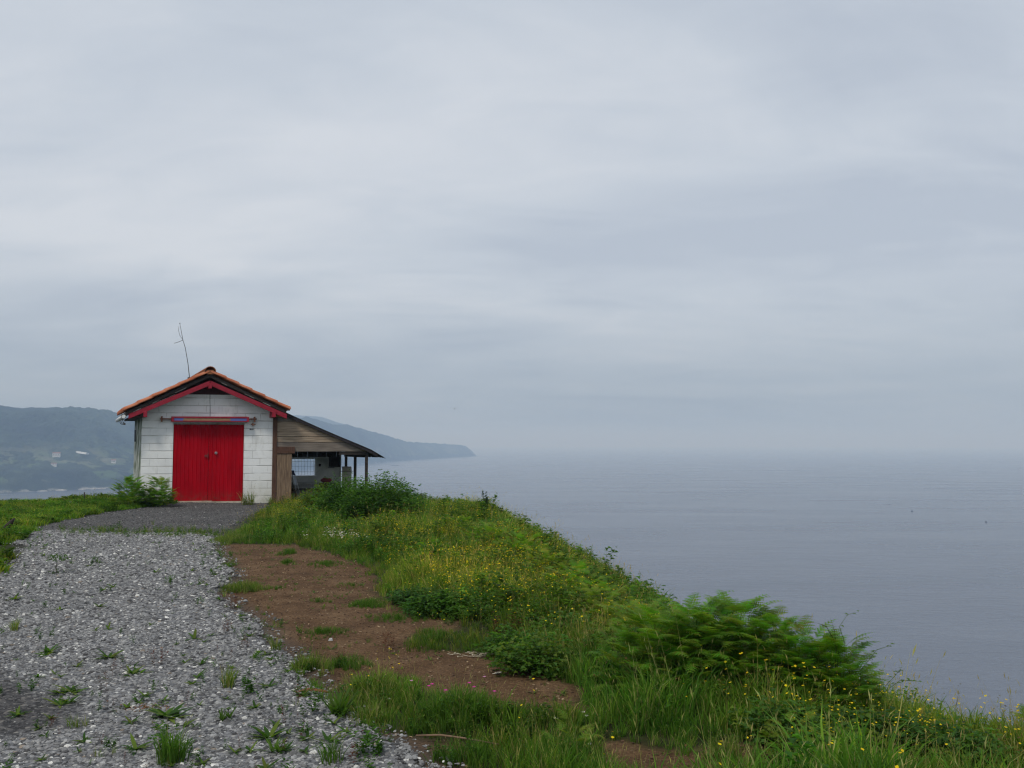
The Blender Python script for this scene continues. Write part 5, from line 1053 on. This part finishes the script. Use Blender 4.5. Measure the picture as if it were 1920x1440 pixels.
debris("straw_scrap", 934, 1266, straw2, plain("bleached_scrap", (.6, .56, .48), (.7, .66, .58), 30), "pale scrap on the nearer soil right of the straw heap", "straw", .0)
debris("stone", 620, 1203, lambda a: a.hull8([(-.02, -.015, -.01), (.022, -.012, -.01), (.018, .016, -.01), (-.018, .014, -.01), (-.012, -.008, .018), (.013, -.01, .016), (.01, .01, .02), (-.012, .008, .017)]), plain("grey_stone", (.4, .4, .4)), "small pale stone on the soil below the wide grass mat", "stone", 0)
debris("post", 158, 945, lambda a: a.tube([(0, 0, -.2), (.003, 0, .15), (-.004, 0, .38)], [.022, .02, .018], 7), m_dkwood, "small dark wooden post on the far verge against the sea", "post", 0)
debris("peg", 131, 951, lambda a: a.tube([(0, 0, -.1), (.01, 0, .22)], [.03, .028], 7), plain("grey_peg", (.3, .3, .26), (.2, .2, .18), 9), "short pale peg in the verge grass left of the dark post", "post", 0)
debris("driftwood", 12, 1002, lambda a: a.tube([(-.2, 0, -.02), (-.06, .02, .08), (.08, 0, .22), (.14, 0, .30)], [.05, .06, .045, .012], 8), m_dkwood, "dark broken log leaning in the verge at the left frame edge", "log", 0)
debris("dead_branch", 22, 938, lambda a: [a.tube(p_, [.012, .008, .003], 5) for p_ in ([(0, 0, 0), (.18, 0, .18), (.42, 0, .34)], [(.1, 0, .1), (.3, 0, .12), (.42, 0, .1)], [(.18, 0, .18), (.26, 0, .3), (.40, 0, .40)])], m_dkwood, "bare dead branch on the far verge at the left", "branch", .1)
# flowers that stand out
def bloom(px, py, h, colr, label, group, r=.013, n=5):
    x, y = at(px, py); z = float(ground_h(x, y)); T = TB(); q_ = rv(-.03, .03); T.ribbon([(0, 0, 0), (q_ / 2, 0, h / 2), (q_, 0, h)], .004, (1, 0, 0), GR2); T.ribbon([(0, 0, 0), (q_ / 2, 0, h / 2), (q_, 0, h)], .004, (0, 1, 0), GR2)
    for k in range(2): T.leaf((q_ * .4, 0, h * (.3 + .2 * k)), (math.cos(k * 3), math.sin(k * 3), .6), (0, 0, 1), .04, .012, GR2)
    v_, t_, c_ = T.out(); f = props(empty("wildflower", (x, y, z)), label, "flower", group); np_mesh("stem", v_, t_, LEAF, c_, f)
    T = TB()
    for k in range(n): a = 6.283 * k / n; T.leaf((q_, 0, h), (math.cos(a), math.sin(a) - .3, .35), (0, 0, 1), r, r * .8, tc_(colr, .1), .1)
    v_, t_, c_ = T.out(); np_mesh("petals", v_, t_, PETAL, c_, f)
PK = (.62, .06, .34)
for k, (px, py, lb) in enumerate([(803, 1372, "pink flower at the left of the big grass clump"), (813, 1370, "pink flower touching the brightest pink one"), (776, 1366, "pale pink flower farthest left over the soft grass"), (888, 1368, "magenta flower on the tallest stalk over the bare soil"), (893, 1373, "small magenta bloom beneath the tallest pink one"), (916, 1360, "pale pink flower right of the tallest stalk"), (921, 1378, "lowest pink flower at the right of the big grass clump"), (835, 1378, "faint pink flower in the middle of the big grass clump")]):
    bloom(px, py, .27 - (py - 1368) * .002, PK if k not in (2, 5) else (.55, .25, .42), lb, "pink flowers in the near grass", .013)
for k, (px, py, lb) in enumerate([(1100, 1350, "white clover head at the foot of the tall grass, right of the soil"), (1107, 1358, "white clover head just below the first by the tall grass"), (1115, 1410, "white clover head near the bottom soil patch"), (1040, 1362, "small white flower on the right end of the nearer soil"), (722, 1322, "white clover head in the soft grass mound")]):
    bloom(px, py, .05, (.7, .66, .6), lb, "white clover heads", .016, 7)
n = 34; px = rng.normal(627, 26, n); py = rng.normal(1032, 7, n); pts = np.array([at(a, b) for a, b in zip(px, py)])
UMB = [flower(1, [GR1], (.50, .48, .40), 4, .045, 2) for k in range(3)]; v_, t_, c_ = place(UMB, pts, .30, (1, 1, 1), .2); props(np_mesh("white_umbels", v_, t_, PETAL, c_), "cluster of small white flower heads in the lush grass above the upper soil", "wildflowers", kind="stuff")
# arching bramble shoots over the sea
def shoot(px, py, path, label, c=(.10, .15, .03), w=.008, leaves=14):
    x, y = at(px, py); z = float(ground_h(x, y)); T = TB(); p = [np.array((q_[0], 0., q_[1])) for q_ in path]
    T.ribbon([tuple(q_) for q_ in p], w, (0, 1, 0), c); T.ribbon([tuple(q_ + np.array((0, .001, 0))) for q_ in p], w, (.3, 0, 1), c)
    for k in range(leaves):
        f = rv(.2, 1) * (len(p) - 1); i = min(int(f), len(p) - 2); q_ = p[i] * (1 - f + i) + p[i + 1] * (f - i); g = rv(0, 6.28); T.leaf(q_, (math.cos(g), math.sin(g), rv(-.2, .5)), (0, 0, 1), .035, .018, tc_((.10, .17, .03)))
    v_, t_, c_ = T.out(); props(np_mesh("bramble_shoot", v_ + np.array([x, y, z]), t_, LEAF, c_, origin=(x, y, z)), label, "bramble shoot", "shoots standing above the bank")
shoot(1575, 1345, [(0, 0), (-.02, .35), (-.02, .46), (-.07, .55), (-.15, .58)], "dark hooked shoot above the fern bank's right end", (.05, .05, .02), .010, 0)
shoot(1578, 1345, [(0, 0), (-.02, .40), (-.03, .52), (-.06, .62)], "dark upright shoot crossing the hooked one", (.05, .05, .02), .008, 2)
shoot(1578, 1345, [(0, 0), (.03, .45), (.0, .55), (.05, .62), (.12, .64)], "pale curling shoot highest above the fern bank", leaves=8); shoot(1578, 1340, [(0, 0), (0, .42), (0, .52)], "thin dark upright stem right of the hooked shoot", (.05, .04, .03), .006, 0)
shoot(1610, 1350, [(0, 0), (.02, .30), (.12, .42), (.25, .46)], "long shoot arching right over the sea from the fern bank", leaves=16); shoot(1625, 1370, [(0, 0), (.05, .20), (.17, .32), (.22, .38)], "straight shoot leaning right below the arching one", leaves=12); shoot(1640, 1370, [(0, 0), (.05, .22), (.16, .30), (.26, .29)], "drooping tipped shoot low over the sea", leaves=12)
shoot(1690, 1375, [(0, 0), (0, .14), (.05, .24), (.08, .27)], "thin hooked stem lowest over the sea", (.08, .09, .04), .005, 2); shoot(1235, 1240, [(0, 0), (.0, .32), (.03, .40)], "thin stem with seeds rising left of the fern bank", (.08, .07, .04), .006, 8); shoot(1268, 1255, [(0, 0), (.0, .36), (.05, .46)], "dark slanting twig behind the fern bank's upper left", (.04, .04, .02), .008, 5)
shoot(1075, 1090, [(0, 0), (.02, .22), (.06, .36)], "dark bare twig on the sea edge above the fern patch", (.03, .03, .02), .012, 6); shoot(1110, 1120, [(0, 0), (.02, .25), (.04, .33)], "second dark twig lower on the sea edge", (.03, .03, .02), .010, 6)
shoot(1110, 1400, [(0, 0), (.01, .12), (.04, .25)], "bleached grass stalk standing at the bottom middle", DRY, .006, 0); shoot(930, 1395, [(0, 0), (.0, .15), (.02, .26)], "upright dry stalk in the near grass", DRY, .005, 0); shoot(950, 1400, [(0, 0), (.08, .12), (.16, .22)], "long green stalk slanting right in the near grass", (.10, .13, .04), .006, 0); shoot(598, 1262, [(0, 0), (.0, .2), (.0, .3)], "thin upright seed stalk at the gravel edge", (.14, .14, .06), .005, 0); shoot(608, 1262, [(0, 0), (.06, .16), (.13, .24)], "thin slanting seed stalk at the gravel edge", (.2, .19, .09), .005, 0)
# plants at the foot of the shed
for (px, py, kd, s, lb, n) in [(466, 948, 'grassy', .42, "grass tuft at the foot of the white wall right of the red door", 5), (402, 944, 'red', .36, "sparse tall weed in front of the red door's middle", 2), (505, 949, 'grassy', .30, "yellowish grass at the shed's right corner post", 5), (380, 943, 'red', .2, "small weed by the threshold left of the tall one", 1), (262, 948, 'herb', .5, "upright pale weed against the shed's left corner", 2)]:
    weed(px, py, kd, s, lb, n, "plants at the foot of the shed", .12)

# ================================================================== HAZE
m_hz = bpy.data.materials.new("haze"); m_hz.use_nodes = True; t = m_hz.node_tree; t.nodes.clear()
pv = N("ShaderNodeVolumePrincipled", t); pv.inputs['Color'].default_value = (.50, .69, .96, 1); pv.inputs['Absorption Color'].default_value = (.66, .59, 0, 1); pv.inputs['Density'].default_value = 3.0e-4; pv.inputs['Anisotropy'].default_value = 0.0
t.links.new(pv.outputs[0], N("ShaderNodeOutputMaterial", t).inputs['Volume'])
a = MB(); hb = 61000; a.box((-hb, -hb, -88), (hb, hb, 190)); hz = a.build("haze", m_hz); props(hz, kind="stuff")
